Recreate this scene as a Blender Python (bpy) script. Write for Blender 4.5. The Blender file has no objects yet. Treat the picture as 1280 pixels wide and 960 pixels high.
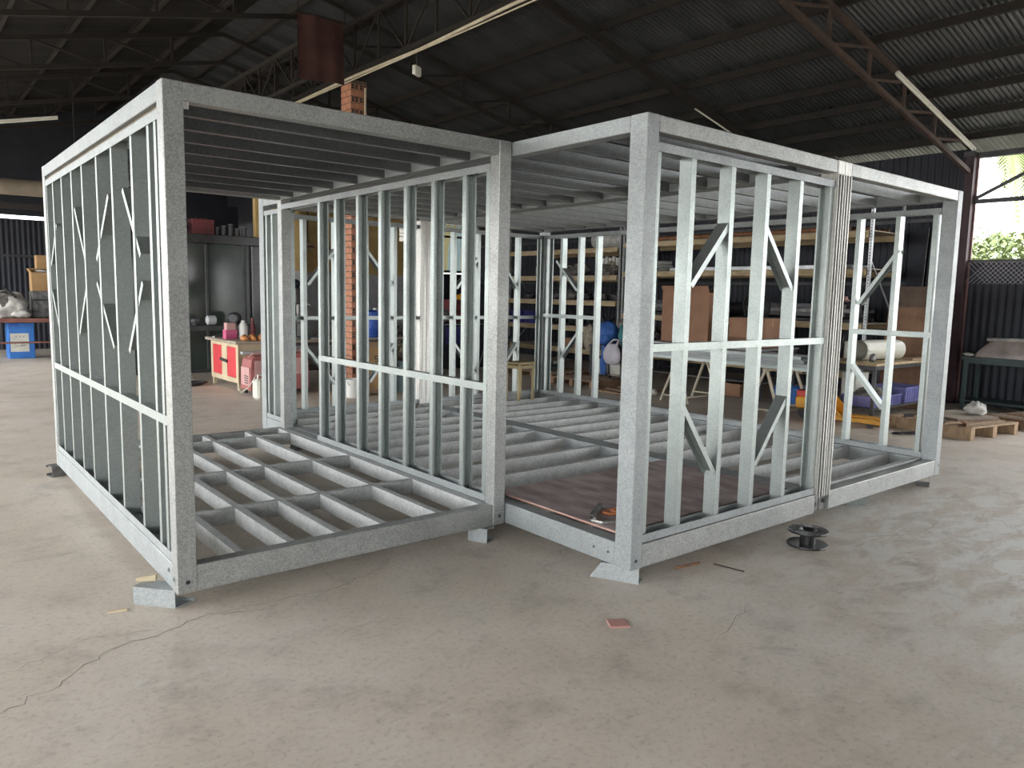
import bpy, math, random
from mathutils import Vector, Matrix
random.seed(11)
R = math.radians
scene = bpy.context.scene
COL = scene.collection

# ------------------------------------------------------------------ camera
CAM = Vector((-1.074, -4.026, 1.695))
YAW, PITCH, ROLL, FPX = 0.6862, -0.1174, 0.0206, 948.0
_fw = Vector((math.sin(YAW)*math.cos(PITCH), math.cos(YAW)*math.cos(PITCH), math.sin(PITCH)))
_r = Vector((math.cos(YAW), -math.sin(YAW), 0)); _u = _r.cross(_fw)
_r2 = _r*math.cos(ROLL) + _u*math.sin(ROLL); _u2 = -_r*math.sin(ROLL) + _u*math.cos(ROLL)
cd = bpy.data.cameras.new('camera'); cam = bpy.data.objects.new('camera', cd); COL.objects.link(cam)
cd.sensor_fit = 'HORIZONTAL'; cd.sensor_width = 36; cd.lens = FPX/1280*36; cd.clip_end = 300; cd.clip_start = .05
m = Matrix((_r2, _u2, -_fw)).transposed().to_4x4(); m.translation = CAM
cam.matrix_world = m
scene.camera = cam

# ------------------------------------------------------------------ world, exposure
w = bpy.data.worlds.new('overcast_sky'); scene.world = w; w.use_nodes = True
nt = w.node_tree; bg = nt.nodes['Background']
bg.inputs['Color'].default_value = (0.98, 0.99, 1.0, 1); bg.inputs['Strength'].default_value = 1.0
vs = scene.view_settings
vs.view_transform = 'Standard'; vs.look = 'None'; vs.gamma = 1; vs.exposure = 3.0; vs.use_curve_mapping = False

# ------------------------------------------------------------------ mesh helpers
class MB:
    """collects geometry; build() links it as one mesh object"""
    def __init__(s): s.v = []; s.f = []
    def add(s, vs, fs):
        n = len(s.v); s.v += [tuple(p) for p in vs]; s.f += [tuple(i+n for i in q) for q in fs]; return s
    def box(s, x0, y0, z0, x1, y1, z1):
        x0, x1 = min(x0, x1), max(x0, x1); y0, y1 = min(y0, y1), max(y0, y1); z0, z1 = min(z0, z1), max(z0, z1)
        return s.add([(x0,y0,z0),(x1,y0,z0),(x1,y1,z0),(x0,y1,z0),(x0,y0,z1),(x1,y0,z1),(x1,y1,z1),(x0,y1,z1)],
                     [(3,2,1,0),(4,5,6,7),(0,1,5,4),(1,2,6,5),(2,3,7,6),(3,0,4,7)])
    def bbox(s, x0, y0, z0, x1, y1, z1, b=.006):
        """box with chamfered vertical edges and top/bottom edges"""
        c = [(x0+b,y0),(x1-b,y0),(x1,y0+b),(x1,y1-b),(x1-b,y1),(x0+b,y1),(x0,y1-b),(x0,y0+b)]
        cx, cy = (x0+x1)/2, (y0+y1)/2
        def ins(p): return (p[0]+(b if p[0] < cx else -b)*.8, p[1]+(b if p[1] < cy else -b)*.8)
        rings = [[(*ins(p), z0) for p in c], [(*p, z0+b) for p in c], [(*p, z1-b) for p in c], [(*ins(p), z1) for p in c]]
        return s.rings(rings, True, True)
    def rings(s, rings, cap0=True, cap1=True, closed=True):
        n = len(rings[0]); vs = [p for r in rings for p in r]; fs = []
        for i in range(len(rings)-1):
            for j in range(n if closed else n-1):
                k = (j+1) % n
                fs.append((i*n+j, i*n+k, (i+1)*n+k, (i+1)*n+j))
        if cap0: fs.append(tuple(reversed(range(n))))
        if cap1: fs.append(tuple((len(rings)-1)*n+j for j in range(n)))
        return s.add(vs, fs)
    def bar(s, p0, p1, w, h=None, up=(0,0,1)):
        """rectangular bar: w across, h along up"""
        h = h or w; p0 = Vector(p0); p1 = Vector(p1); d = (p1-p0).normalized(); up = Vector(up)
        a = d.cross(up)
        if a.length < 1e-4: a = d.cross(Vector((1,0,0)))
        a.normalize(); b = a.cross(d)
        q = [(-1,-1),(1,-1),(1,1),(-1,1)]
        return s.rings([[p + a*(x*w/2) + b*(y*h/2) for x, y in q] for p in (p0, p1)])
    def tube(s, pts, r, n=8, caps=True):
        pts = [Vector(p) for p in pts]; rr = r if isinstance(r, (list, tuple)) else [r]*len(pts)
        rings = []; prev = None
        for i, p in enumerate(pts):
            d = (pts[min(i+1, len(pts)-1)] - pts[max(i-1, 0)]).normalized()
            a = prev - d*prev.dot(d) if prev is not None else d.cross(Vector((0,0,1)))
            if a.length < 1e-4: a = d.cross(Vector((1,0,0)))
            a.normalize(); prev = a; b = d.cross(a)
            rings.append([p + a*(math.cos(2*math.pi*k/n)*rr[i]) + b*(math.sin(2*math.pi*k/n)*rr[i]) for k in range(n)])
        return s.rings(rings, caps, caps)
    def lathe(s, prof, c=(0,0,0), n=16, axis='z', caps=True):
        rings = []
        for r_, h in prof:
            ring = []
            for k in range(n):
                a = 2*math.pi*k/n; x, y = r_*math.cos(a), r_*math.sin(a)
                p = {'z': (x, y, h), 'x': (h, x, y), 'y': (y, h, x)}[axis]
                ring.append((c[0]+p[0], c[1]+p[1], c[2]+p[2]))
            rings.append(ring)
        return s.rings(rings, caps, caps)
    def channel(s, p0, p1, web, fl, w, f, lip=.013, t=.003):
        """C section from p0 to p1: web of width w along 'web', flanges of length f along 'fl'"""
        p0 = Vector(p0); p1 = Vector(p1); a = Vector(web).normalized(); b = Vector(fl).normalized(); h = w/2
        if lip: pr = [(-h,0),(h,0),(h,f),(h-lip,f),(h-lip,f-t),(h-t,f-t),(h-t,t),(-h+t,t),(-h+t,f-t),(-h+lip,f-t),(-h+lip,f),(-h,f)]
        else: pr = [(-h,0),(h,0),(h,f),(h-t,f),(h-t,t),(-h+t,t),(-h+t,f),(-h,f)]
        if a.cross(b).dot(p1-p0) < 0: pr = [(x, y) for x, y in reversed(pr)]
        return s.rings([[p + a*x + b*y for x, y in pr] for p in (p0, p1)])
    def sheet(s, fn, nu, nv):
        vs = [fn(i/nu, j/nv) for j in range(nv+1) for i in range(nu+1)]
        fs = [(j*(nu+1)+i, j*(nu+1)+i+1, (j+1)*(nu+1)+i+1, (j+1)*(nu+1)+i) for j in range(nv) for i in range(nu)]
        return s.add(vs, fs)
    def blob(s, c, rx, ry, rz, n=14, m=9, rough=.12, seed=0, flat=.0, zmin=None):
        rnd = random.Random(seed); ph = [rnd.uniform(0, 6.28) for _ in range(8)]
        rings = []
        for i in range(m+1):
            th = math.pi*(i+.02)/(m+.04); ring = []
            for k in range(n):
                a = 2*math.pi*k/n
                q = 1 + rough*(math.sin(3*a+ph[0]+2*th)*.5 + math.sin(5*a+ph[1]-3*th)*.35 + math.sin(7*th+ph[2]+2*a)*.3 + math.sin(9*a+ph[3])*.2)
                x = c[0]+rx*q*math.sin(th)*math.cos(a); y = c[1]+ry*q*math.sin(th)*math.sin(a); z = c[2]-rz*q*math.cos(th)
                if zmin is not None: z = max(z, zmin)
                ring.append((x, y, z))
            rings.append(ring)
        return s.rings(rings)
    def mesh(s, name, smooth=False):
        me = bpy.data.meshes.new(name); me.from_pydata(s.v, [], s.f); me.update()
        if smooth:
            for p in me.polygons: p.use_smooth = True
        return me
    def build(s, name, mat, parent=None, loc=(0,0,0), rz=0, smooth=False, sharp=None):
        me = s.mesh(name, smooth); me.materials.append(mat)
        if smooth and sharp: me.set_sharp_from_angle(angle=R(sharp))
        return link(name, me, parent, loc, rz)

def link(name, me, parent=None, loc=(0,0,0), rz=0):
    o = bpy.data.objects.new(name, me); COL.objects.link(o); o.location = loc; o.rotation_euler = (0,0,rz)
    if parent is not None: o.parent = parent
    return o
def empty(name, loc=(0,0,0), rz=0, parent=None):
    o = bpy.data.objects.new(name, None); o.empty_display_size = .1; COL.objects.link(o)
    o.location = loc; o.rotation_euler = (0,0,rz)
    if parent is not None: o.parent = parent
    return o
def tag(o, label=None, cat=None, group=None, kind=None):
    if label: o['label'] = label
    if cat: o['category'] = cat
    if group: o['group'] = group
    if kind: o['kind'] = kind
    return o
def thing(name, label, cat, loc=(0,0,0), rz=0, group=None): return tag(empty(name, loc, rz), label, cat, group)
def copy_tree(o, parent=None):
    c = o.copy(); COL.objects.link(c); c.parent = parent
    for ch in list(o.children): copy_tree(ch, c)
    return c

# ------------------------------------------------------------------ materials
M = {}
def mat(name, c1, c2=None, rough=.6, metal=0, scale=4, detail=5, bump=0, bscale=None, lo=.35, hi=.65, coord='Object', stretch=None, spec=None, c3=None, rvar=0):
    m = bpy.data.materials.new(name); m.use_nodes = True; nt = m.node_tree; N = nt.nodes; L = nt.links
    b = N['Principled BSDF']; b.inputs['Roughness'].default_value = rough; b.inputs['Metallic'].default_value = metal
    if spec is not None: b.inputs['Specular IOR Level'].default_value = spec
    c2 = c2 or tuple(x*.82 for x in c1)
    tc = N.new('ShaderNodeTexCoord'); src = tc.outputs[coord]
    if stretch:
        mp = N.new('ShaderNodeMapping'); mp.inputs['Scale'].default_value = stretch; L.new(src, mp.inputs['Vector']); src = mp.outputs['Vector']
    nz = N.new('ShaderNodeTexNoise'); nz.inputs['Scale'].default_value = scale; nz.inputs['Detail'].default_value = detail; L.new(src, nz.inputs['Vector'])
    rp = N.new('ShaderNodeValToRGB'); L.new(nz.outputs['Fac'], rp.inputs['Fac'])
    rp.color_ramp.elements[0].position = lo; rp.color_ramp.elements[1].position = hi
    rp.color_ramp.elements[0].color = (*c1, 1); rp.color_ramp.elements[1].color = (*c2, 1)
    if c3:
        e = rp.color_ramp.elements.new((lo+hi)/2); e.color = (*c3, 1)
    L.new(rp.outputs['Color'], b.inputs['Base Color'])
    if rvar:
        mr = N.new('ShaderNodeMapRange'); L.new(nz.outputs['Fac'], mr.inputs['Value']); mr.inputs['To Min'].default_value = rough-rvar; mr.inputs['To Max'].default_value = rough+rvar; L.new(mr.outputs['Result'], b.inputs['Roughness'])
    if bump:
        n2 = N.new('ShaderNodeTexNoise'); n2.inputs['Scale'].default_value = bscale or scale*6; n2.inputs['Detail'].default_value = 6; L.new(src, n2.inputs['Vector'])
        bp = N.new('ShaderNodeBump'); bp.inputs['Strength'].default_value = bump; bp.inputs['Distance'].default_value = .01
        L.new(n2.outputs['Fac'], bp.inputs['Height']); L.new(bp.outputs['Normal'], b.inputs['Normal'])
    M[name] = m; return m

def galv(name, base, dark, rough=.40, metal=.85, spangle=70, streak=None, amp=.45, bump=.05):
    """hot-dip galvanised steel: soft patches plus a fine crystalline spangle"""
    m = bpy.data.materials.new(name); m.use_nodes = True; nt = m.node_tree; N = nt.nodes; L = nt.links
    b = N['Principled BSDF']; b.inputs['Metallic'].default_value = metal
    tc = N.new('ShaderNodeTexCoord'); src = tc.outputs['Object']
    if streak:
        mp = N.new('ShaderNodeMapping'); mp.inputs['Scale'].default_value = streak; L.new(src, mp.inputs['Vector']); src = mp.outputs['Vector']
    n1 = N.new('ShaderNodeTexNoise'); n1.inputs['Scale'].default_value = 5; n1.inputs['Detail'].default_value = 7; n1.inputs['Roughness'].default_value = .65; L.new(src, n1.inputs['Vector'])
    v = N.new('ShaderNodeTexVoronoi'); v.inputs['Scale'].default_value = spangle; L.new(tc.outputs['Object'], v.inputs['Vector'])
    sep = N.new('ShaderNodeSeparateColor'); L.new(v.outputs['Color'], sep.inputs['Color'])
    mx = N.new('ShaderNodeMath'); mx.operation = 'MULTIPLY_ADD'; mx.inputs[1].default_value = amp; L.new(sep.outputs['Red'], mx.inputs[0])
    mm = N.new('ShaderNodeMath'); mm.operation = 'MULTIPLY'; mm.inputs[1].default_value = 1.05-amp; L.new(n1.outputs['Fac'], mm.inputs[0]); L.new(mm.outputs[0], mx.inputs[2])
    rp = N.new('ShaderNodeValToRGB'); L.new(mx.outputs[0], rp.inputs['Fac'])
    rp.color_ramp.elements[0].position = .25; rp.color_ramp.elements[1].position = .75
    rp.color_ramp.elements[0].color = (*dark, 1); rp.color_ramp.elements[1].color = (*base, 1)
    L.new(rp.outputs['Color'], b.inputs['Base Color'])
    mr = N.new('ShaderNodeMapRange'); L.new(mx.outputs[0], mr.inputs['Value']); mr.inputs['To Min'].default_value = rough+.12; mr.inputs['To Max'].default_value = rough-.1
    L.new(mr.outputs['Result'], b.inputs['Roughness'])
    bp = N.new('ShaderNodeBump'); bp.inputs['Strength'].default_value = bump; bp.inputs['Distance'].default_value = .003; L.new(n1.outputs['Fac'], bp.inputs['Height']); L.new(bp.outputs['Normal'], b.inputs['Normal'])
    M[name] = m; return m

galv('galv', (.36,.385,.385), (.24,.26,.265), rough=.5, metal=.35, spangle=120, amp=.35)
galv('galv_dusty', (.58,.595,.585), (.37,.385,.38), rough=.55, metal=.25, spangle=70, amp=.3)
galv('galv_joist_shaded', (.22,.23,.23), (.14,.148,.15), rough=.36, metal=.9, spangle=90, amp=.3, bump=0)  # darkened zinc, paints the shade on left and middle roof joists
galv('galv_post', (.43,.44,.425), (.235,.245,.24), rough=.44, metal=.5, spangle=150, amp=.4)
galv('galv_stud', (.39,.43,.415), (.30,.335,.325), rough=.40, metal=.7, spangle=100, amp=.3, bump=.02)
galv('galv_stain', (.80,.80,.765), (.20,.19,.17), rough=.5, spangle=90, streak=(7,7,.16), amp=.08)
mat('bolt', (.03,.03,.03), (.06,.06,.06), rough=.5, metal=.6)
mat('rust', (.28,.12,.05), (.16,.08,.045), rough=.85, scale=14)
mat('black', (.012,.012,.013), (.022,.022,.022), rough=.5)
mat('black_gloss', (.01,.01,.011), (.02,.02,.02), rough=.22)
mat('darksteel', (.055,.055,.06), (.09,.09,.09), rough=.5, metal=.5)
mat('truss', (.075,.045,.033), (.04,.026,.022), rough=.75, scale=8)
mat('truss_dark', (.022,.017,.014), (.014,.012,.011), rough=.8, scale=8)
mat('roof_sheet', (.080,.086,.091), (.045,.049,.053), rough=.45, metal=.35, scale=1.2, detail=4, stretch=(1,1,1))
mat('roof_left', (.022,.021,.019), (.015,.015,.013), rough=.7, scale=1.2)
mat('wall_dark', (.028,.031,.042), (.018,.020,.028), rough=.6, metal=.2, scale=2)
mat('front_bounce_sheet', (.30,.31,.32), (.22,.23,.24), rough=.5, metal=.3, scale=2)  # lightened so the added front wall bounces light onto the frames
mat('yellow_paint', (.56,.40,.17), (.44,.30,.115), rough=.8, scale=3)
mat('white_plaster', (.50,.51,.52), (.38,.39,.40), rough=.85, scale=3)
mat('tube_white', (.80,.80,.74), (.70,.69,.62), rough=.5)
mat('conduit', (.72,.66,.52), (.55,.48,.36), rough=.6)
mat('red_sheet', (.075,.028,.024), (.045,.018,.016), rough=.8, scale=5, bump=.2)
mat('brick', (.50,.24,.15), (.37,.165,.10), rough=.9, scale=9, coord='Object', bump=.25)
mat('mortar', (.17,.13,.10), (.10,.08,.06), rough=.95)
mat('cardboard', (.36,.20,.125), (.28,.155,.095), rough=.85, scale=3)
mat('cardboard_tan', (.46,.29,.14), (.36,.22,.10), rough=.85, scale=3)
mat('carton_inside', (.22,.12,.07), (.17,.09,.055), rough=.9)
mat('tape', (.42,.27,.13), (.38,.24,.11), rough=.35)
mat('plywood', (.30,.17,.10), (.22,.12,.07), rough=.7, scale=5, stretch=(6,1,1), bump=.08)
mat('ply_dark', (.17,.12,.09), (.12,.085,.065), rough=.75, scale=5, stretch=(6,1,1))
mat('wood', (.37,.26,.16), (.26,.175,.105), rough=.8, scale=5, stretch=(5,5,1.5), bump=.15)
mat('wood_beam', (.52,.41,.25), (.36,.27,.155), rough=.8, scale=4, stretch=(4,1,4), bump=.1)
mat('wood_grey', (.40,.34,.27), (.27,.225,.175), rough=.85, scale=5, stretch=(5,1,5), bump=.15)
mat('pallet_brown', (.30,.19,.115), (.20,.125,.075), rough=.85, scale=6, stretch=(5,1,5), bump=.15)
mat('red_paint', (.60,.045,.055), (.50,.035,.045), rough=.55)
mat('cream_paint', (.55,.46,.31), (.45,.37,.24), rough=.7)
mat('pink_machine', (.38,.13,.12), (.28,.085,.08), rough=.6)
mat('pink_light', (.55,.33,.31), (.45,.25,.23), rough=.6)
mat('jug', (.62,.62,.54), (.52,.52,.45), rough=.4)
mat('white_plastic', (.75,.75,.72), (.66,.66,.62), rough=.45)
mat('pink_plastic', (.55,.10,.22), (.45,.07,.17), rough=.4)
mat('bread', (.62,.28,.09), (.40,.13,.04), rough=.55, scale=9)
mat('blue_paint', (.03,.17,.52), (.025,.13,.42), rough=.5)
mat('blue_plastic', (.03,.10,.42), (.02,.07,.30), rough=.45)
mat('violet_plastic', (.19,.19,.42), (.13,.13,.32), rough=.45)
mat('deep_blue', (.05,.05,.24), (.035,.035,.17), rough=.5)
mat('paper', (.62,.62,.55), (.50,.50,.44), rough=.85)
mat('ink', (.05,.06,.09), (.08,.09,.12), rough=.8)
mat('maroon_paint', (.17,.035,.04), (.11,.025,.028), rough=.6)
mat('redbrown_steel', (.24,.10,.075), (.16,.065,.05), rough=.7)
mat('machine_grey', (.26,.26,.25), (.10,.10,.10), rough=.5, metal=.4, scale=9)
mat('film', (.55,.54,.50), (.30,.29,.28), rough=.3, scale=7)
mat('tarp_film', (.34,.29,.265), (.19,.16,.15), rough=.3, scale=5, lo=.3, hi=.7)
mat('jack_yellow', (.72,.36,.03), (.60,.28,.02), rough=.5)
mat('jack_red', (.55,.05,.03), (.45,.04,.03), rough=.5)
mat('bench_green', (.055,.085,.085), (.04,.06,.06), rough=.6)
mat('teal_cloth', (.05,.22,.24), (.03,.15,.17), rough=.7)
mat('blue_cloth', (.04,.14,.42), (.03,.09,.30), rough=.7, scale=16)
mat('white_bag', (.58,.56,.60), (.46,.44,.48), rough=.6, scale=6)
mat('grey_heap', (.20,.19,.17), (.07,.065,.06), rough=.8, scale=12)
mat('rope', (.36,.31,.24), (.22,.185,.14), rough=.9, scale=14)
mat('bar_light', (.50,.52,.53), (.34,.36,.37), rough=.4, metal=.6, scale=6)
mat('bar_dark', (.09,.09,.095), (.05,.05,.055), rough=.5, metal=.5)
mat('spool', (.014,.014,.015), (.022,.022,.022), rough=.3)
mat('tile_red', (.47,.25,.22), (.39,.20,.175), rough=.7)
mat('glassdark', (.055,.07,.062), (.03,.038,.034), rough=.12, scale=1.2)
mat('trestle_paint', (.60,.54,.42), (.46,.40,.30), rough=.6)
mat('stool_wood', (.40,.33,.19), (.30,.24,.13), rough=.75)
mat('teal_box', (.16,.24,.24), (.11,.17,.17), rough=.6)
mat('duct', (.26,.215,.16), (.18,.15,.11), rough=.7, scale=3)
mat('leaf', (.135,.19,.055), (.19,.235,.085), rough=.5, scale=3)
mat('leaf_dark', (.11,.16,.075), (.16,.205,.10), rough=.5, scale=3)
mat('bark', (.08,.065,.05), (.055,.045,.035), rough=.9)
mat('orange_cable', (.52,.18,.06), (.40,.13,.04), rough=.5)
mat('copper_cable', (.30,.12,.08), (.20,.08,.06), rough=.5)
mat('chain_wire', (.50,.48,.52), (.38,.37,.40), rough=.4, metal=.6)
# ================================================================== THE SETTING
def concrete():
    m = bpy.data.materials.new('concrete'); m.use_nodes = True; nt = m.node_tree; N = nt.nodes; L = nt.links; b = N['Principled BSDF']
    tc = N.new('ShaderNodeTexCoord')
    def noise(sc, det=6, rough=.6, stretch=None, dist=0):
        n = N.new('ShaderNodeTexNoise'); n.inputs['Scale'].default_value = sc; n.inputs['Detail'].default_value = det; n.inputs['Roughness'].default_value = rough; n.inputs['Distortion'].default_value = dist
        if stretch:
            mp = N.new('ShaderNodeMapping'); mp.inputs['Scale'].default_value = stretch[:3]; mp.inputs['Rotation'].default_value = (0,0,stretch[3]); L.new(tc.outputs['Object'], mp.inputs['Vector']); L.new(mp.outputs['Vector'], n.inputs['Vector'])
        else: L.new(tc.outputs['Object'], n.inputs['Vector'])
        return n.outputs['Fac']
    def ramp(f, stops):
        r = N.new('ShaderNodeValToRGB'); L.new(f, r.inputs['Fac'])
        while len(r.color_ramp.elements) < len(stops): r.color_ramp.elements.new(.5)
        for e, (p, c) in zip(r.color_ramp.elements, stops): e.position = p; e.color = (*c, 1) if isinstance(c, tuple) else (c, c, c, 1)
        return r.outputs['Color']
    def mix(fac, a, c, mode='MIX'):
        x = N.new('ShaderNodeMix'); x.data_type = 'RGBA'; x.blend_type = mode
        if isinstance(fac, float): x.inputs['Factor'].default_value = fac
        else: L.new(fac, x.inputs['Factor'])
        for s_, v in ((6, a), (7, c)):
            if isinstance(v, tuple): x.inputs[s_].default_value = (*v, 1)
            else: L.new(v, x.inputs[s_])
        return x.outputs[2]
    base = ramp(noise(.55, 7, .62), [(.32, (.53,.455,.37)), (.5, (.62,.545,.46)), (.68, (.66,.605,.535))])
    mid = ramp(noise(2.6, 8, .68), [(.28, .62), (.47, .97), (.7, 1.07)])
    c = mix(.85, base, mid, 'MULTIPLY')
    fine = ramp(noise(34, 4, .7), [(.32, .66), (.47, 1.0), (.75, 1.06)])
    c = mix(.7, c, fine, 'MULTIPLY')
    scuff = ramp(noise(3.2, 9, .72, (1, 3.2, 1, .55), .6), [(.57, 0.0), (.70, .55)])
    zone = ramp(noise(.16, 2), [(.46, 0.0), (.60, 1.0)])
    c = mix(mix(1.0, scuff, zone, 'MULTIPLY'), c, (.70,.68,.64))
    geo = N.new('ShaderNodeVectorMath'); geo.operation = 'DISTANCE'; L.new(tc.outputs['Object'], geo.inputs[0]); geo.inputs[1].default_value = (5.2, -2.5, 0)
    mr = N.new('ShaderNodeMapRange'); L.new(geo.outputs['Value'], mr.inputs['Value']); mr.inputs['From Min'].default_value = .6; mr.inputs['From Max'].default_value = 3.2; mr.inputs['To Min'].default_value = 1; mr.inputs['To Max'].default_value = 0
    pale_patch = ramp(noise(2.3, 10, .75, (1, 2.0, 1, .35), .5), [(.45, 0.0), (.56, .85)])  # paler floor patches around one spot, thinning outward
    c = mix(mix(1.0, pale_patch, mr.outputs['Result'], 'MULTIPLY'), c, (.80,.785,.75))
    stain = ramp(noise(1.15, 8, .7, (1, 2.1, 1, -.5), .8), [(.60, 0.0), (.74, .55)])
    c = mix(stain, c, (.25,.225,.20))
    L.new(c, b.inputs['Base Color'])
    rr = N.new('ShaderNodeMapRange'); L.new(noise(1.7, 6, .6), rr.inputs['Value']); rr.inputs['To Min'].default_value = .38; rr.inputs['To Max'].default_value = .68
    L.new(rr.outputs['Result'], b.inputs['Roughness'])
    bp = N.new('ShaderNodeBump'); bp.inputs['Strength'].default_value = .25; bp.inputs['Distance'].default_value = .006; L.new(noise(18, 8, .7), bp.inputs['Height']); L.new(bp.outputs['Normal'], b.inputs['Normal'])
    return m
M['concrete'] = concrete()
mat('outside_ground', (.34,.31,.26), (.25,.24,.18), rough=.9, scale=.6)
mat('crack', (.19,.165,.14), (.26,.225,.19), rough=1)

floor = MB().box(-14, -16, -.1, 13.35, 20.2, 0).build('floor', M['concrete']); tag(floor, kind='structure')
og = MB().box(-60, -60, -.16, 60, 60, -.105).build('ground', M['outside_ground']); tag(og, kind='structure')
def crack(pts, w=.006):
    rnd = random.Random(len(pts)*7+int(pts[0][0]*100)); P = []
    for (a, b) in zip(pts[:-1], pts[1:]):
        for k in range(7):
            t = k/7; P.append((a[0]+(b[0]-a[0])*t+rnd.uniform(-.022,.022), a[1]+(b[1]-a[1])*t+rnd.uniform(-.022,.022)))
    P.append(pts[-1]); mb = MB(); top = []
    for i, p in enumerate(P):
        q = P[min(i+1, len(P)-1)]; o = P[max(i-1, 0)]; dx, dy = q[0]-o[0], q[1]-o[1]; l = math.hypot(dx, dy) or 1
        ww = w*.6*rnd.uniform(.3, 1.2)*(.25 if i in (0, len(P)-1) else 1)
        top.append([(p[0]-dy/l*ww/2, p[1]+dx/l*ww/2, .0012), (p[0]+dy/l*ww/2, p[1]-dx/l*ww/2, .0012)])
    mb.rings(top, False, False, closed=False); mb.build('crack', M['crack'], floor)
crack([(-.95,-.62),(-.62,-.45),(-.38,-.22),(-.10,-.18),(.12,-.10),(.42,-.22)], .009)
crack([(-.80,-.20),(-.45,-.05),(-.15,-.12)], .006)
crack([(.12,-.10),(.75,-.16),(1.15,-.05),(1.35,.1)], .007)
crack([(.55,-.72),(.85,-.70)], .006); crack([(-1.05,-.45),(-.95,-.40),(-.93,-.30)], .009)
crack([(2.0,-1.9),(2.6,-1.72)], .005); crack([(4.2,-1.5),(4.7,-1.72),(5.2,-1.7)], .006)

# ---- roof: gable, ridge along y at x = 4, slope .235
RX, EZ, SL = 4.0, 4.255, .235
def zr(x): return EZ + SL*(13.1 - x) if x >= RX else EZ + SL*(13.1 - RX) - SL*(RX - x)
ceiling = empty('ceiling'); tag(ceiling, kind='structure')
RY0, RY1 = -10.2, 20.4
def roof_sheet_mesh(xa, xb, m_):
    mb = MB(); n = 10*4; pitch = .076; wv = .76
    def fn(i, j):
        x = xa + (xb-xa)*j; y = (wv+.03)*i
        return (x, y, zr(x) + .13 + .010*math.cos(2*math.pi*y/pitch))
    mb.sheet(fn, n, 1); me = mb.mesh('roof_sheet'); me.materials.append(m_); return me
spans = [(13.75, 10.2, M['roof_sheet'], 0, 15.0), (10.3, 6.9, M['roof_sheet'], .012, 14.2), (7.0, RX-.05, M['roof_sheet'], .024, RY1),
         (RX+.05, .5, M['roof_left'], .012, RY1), (.6, -5.1, M['roof_left'], 0, RY1), (-5.0, -7.4, M['roof_left'], -.012, 3.0)]  # unseen left eave is stepped; outer span added to dim the front daylight
for xa, xb, m_, dz, ye in spans:
    me = roof_sheet_mesh(xa, xb, m_); y = RY0; k = 0
    while y < ye:
        link('roof_sheet', me, ceiling, (0, y, dz + (.004 if k % 2 else 0))); y += .76; k += 1
for x in (12.7, 11.87, 11.1, 10.35, 9.36, 8.38, 7.32, 6.3, 5.3, 4.4, 3.5, 2.5, 1.5, .5, -.6, -1.6, -2.6, -3.6, -4.8, -6.2):
    MB().channel((x, RY0, zr(x)+.055), (x, 3.4 if x < -5.0 else RY1 if x < 6.9 else (14.3 if x < 10.2 else 15.2), zr(x)+.055), (0,0,1), (1 if x > RX else -1,0,0), .11, .05).build('purlin', M['truss_dark'], ceiling)

# ---- roof trusses (one per column line)
def truss(y, label, tm=None, lattice=True):
    t = thing('roof_truss', label, 'roof truss', (0, y, 0), group='steel trusses across the shed')
    tm = tm or M['truss_dark']
    for s_, xe in ((1, 13.1), (-1, -7.2 if y < 3 else -5.0)):
        def X(d): return RX + s_*d
        D = abs(xe-RX)
        def zt(d): return zr(X(d)) - .03
        def zb(d): return zt(d) - (.50 - .12*max(0, (d-3)/(D-3)))
        MB().bar((X(0),0,zt(0)), (X(D),0,zt(D)), .06, .07).build('top_chord', tm, t)
        if not lattice:
            MB().bar((X(0),0,zt(0)-.07), (X(D),0,zt(D)-.07), .06, .07).build('lower_flange', tm, t); continue
        MB().bar((X(0),0,zb(0)), (X(D),0,zb(D)), .06, .07).build('bottom_chord', tm, t)
        d = D - 1.6; prev = None
        while d > .2:
            MB().bar((X(d),0,zb(d)), (X(d),0,zt(d)), .04, .04, (0,1,0)).build('web_post', tm, t)
            nd = min(d+1.08, D)
            MB().bar((X(d),0,zb(d)+.02), (X(nd),0,zt(nd)-.02), .035, .035).build('web_diagonal', tm, t)
            d -= 1.08
    return t
TY = [(-8.4,'dark lattice truss across the shed in front of the added front wall',1),(-5.2,'dark lattice truss across the shed second from the added front wall',1),(-2.0,'dark lattice truss across the shed between the red-brown half-wall column and the front',1),
      (1.23,'brown lattice truss landing on the dark red-brown column at the open side bay',2),(4.42,'plain dark rafter carrying the short strip light above the right frame',0),(7.62,'dark lattice truss passing over the brick column',1),
      (10.8,'dark lattice truss above the glass-fronted office',1),(14.0,'dark lattice truss above the yellow-walled bay',1),(17.2,'dark lattice truss nearest the far gable wall',1)]
for y, lb, kd in TY: truss(y, lb, M['truss'] if kd == 2 else None, kd > 0)
mat('column_brown', (.06,.03,.035), (.04,.022,.026), rough=.6)
mat('column_edge', (.26,.15,.14), (.18,.10,.10), rough=.6)
# wall columns on the right side
for y in (1.23, -1.78, -6.2):
    c = thing('steel_column', 'dark red-brown steel column carrying a truss at the open side bay' if y == 1.23 else 'red-brown steel column at the end of the half wall' if y > -4 else 'red-brown steel column standing alone in the open side', 'column', (13.02, y, 0))
    MB().bbox(-.07, -.07, .012, .07, .07, 4.12).build('shaft', M['column_brown'], c)
    MB().bar((.075,-.085,.02), (.075,-.085,4.1), .03, .03, (0,1,0)).build('edge_angle', M['column_edge'], c)
    MB().box(-.13,-.13,0,.13,.13,.012).build('base_plate', M['darksteel'], c)
    MB().box(-.12,-.08,4.12,.12,.08,4.2).build('cap_plate', M['darksteel'], c)

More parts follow.
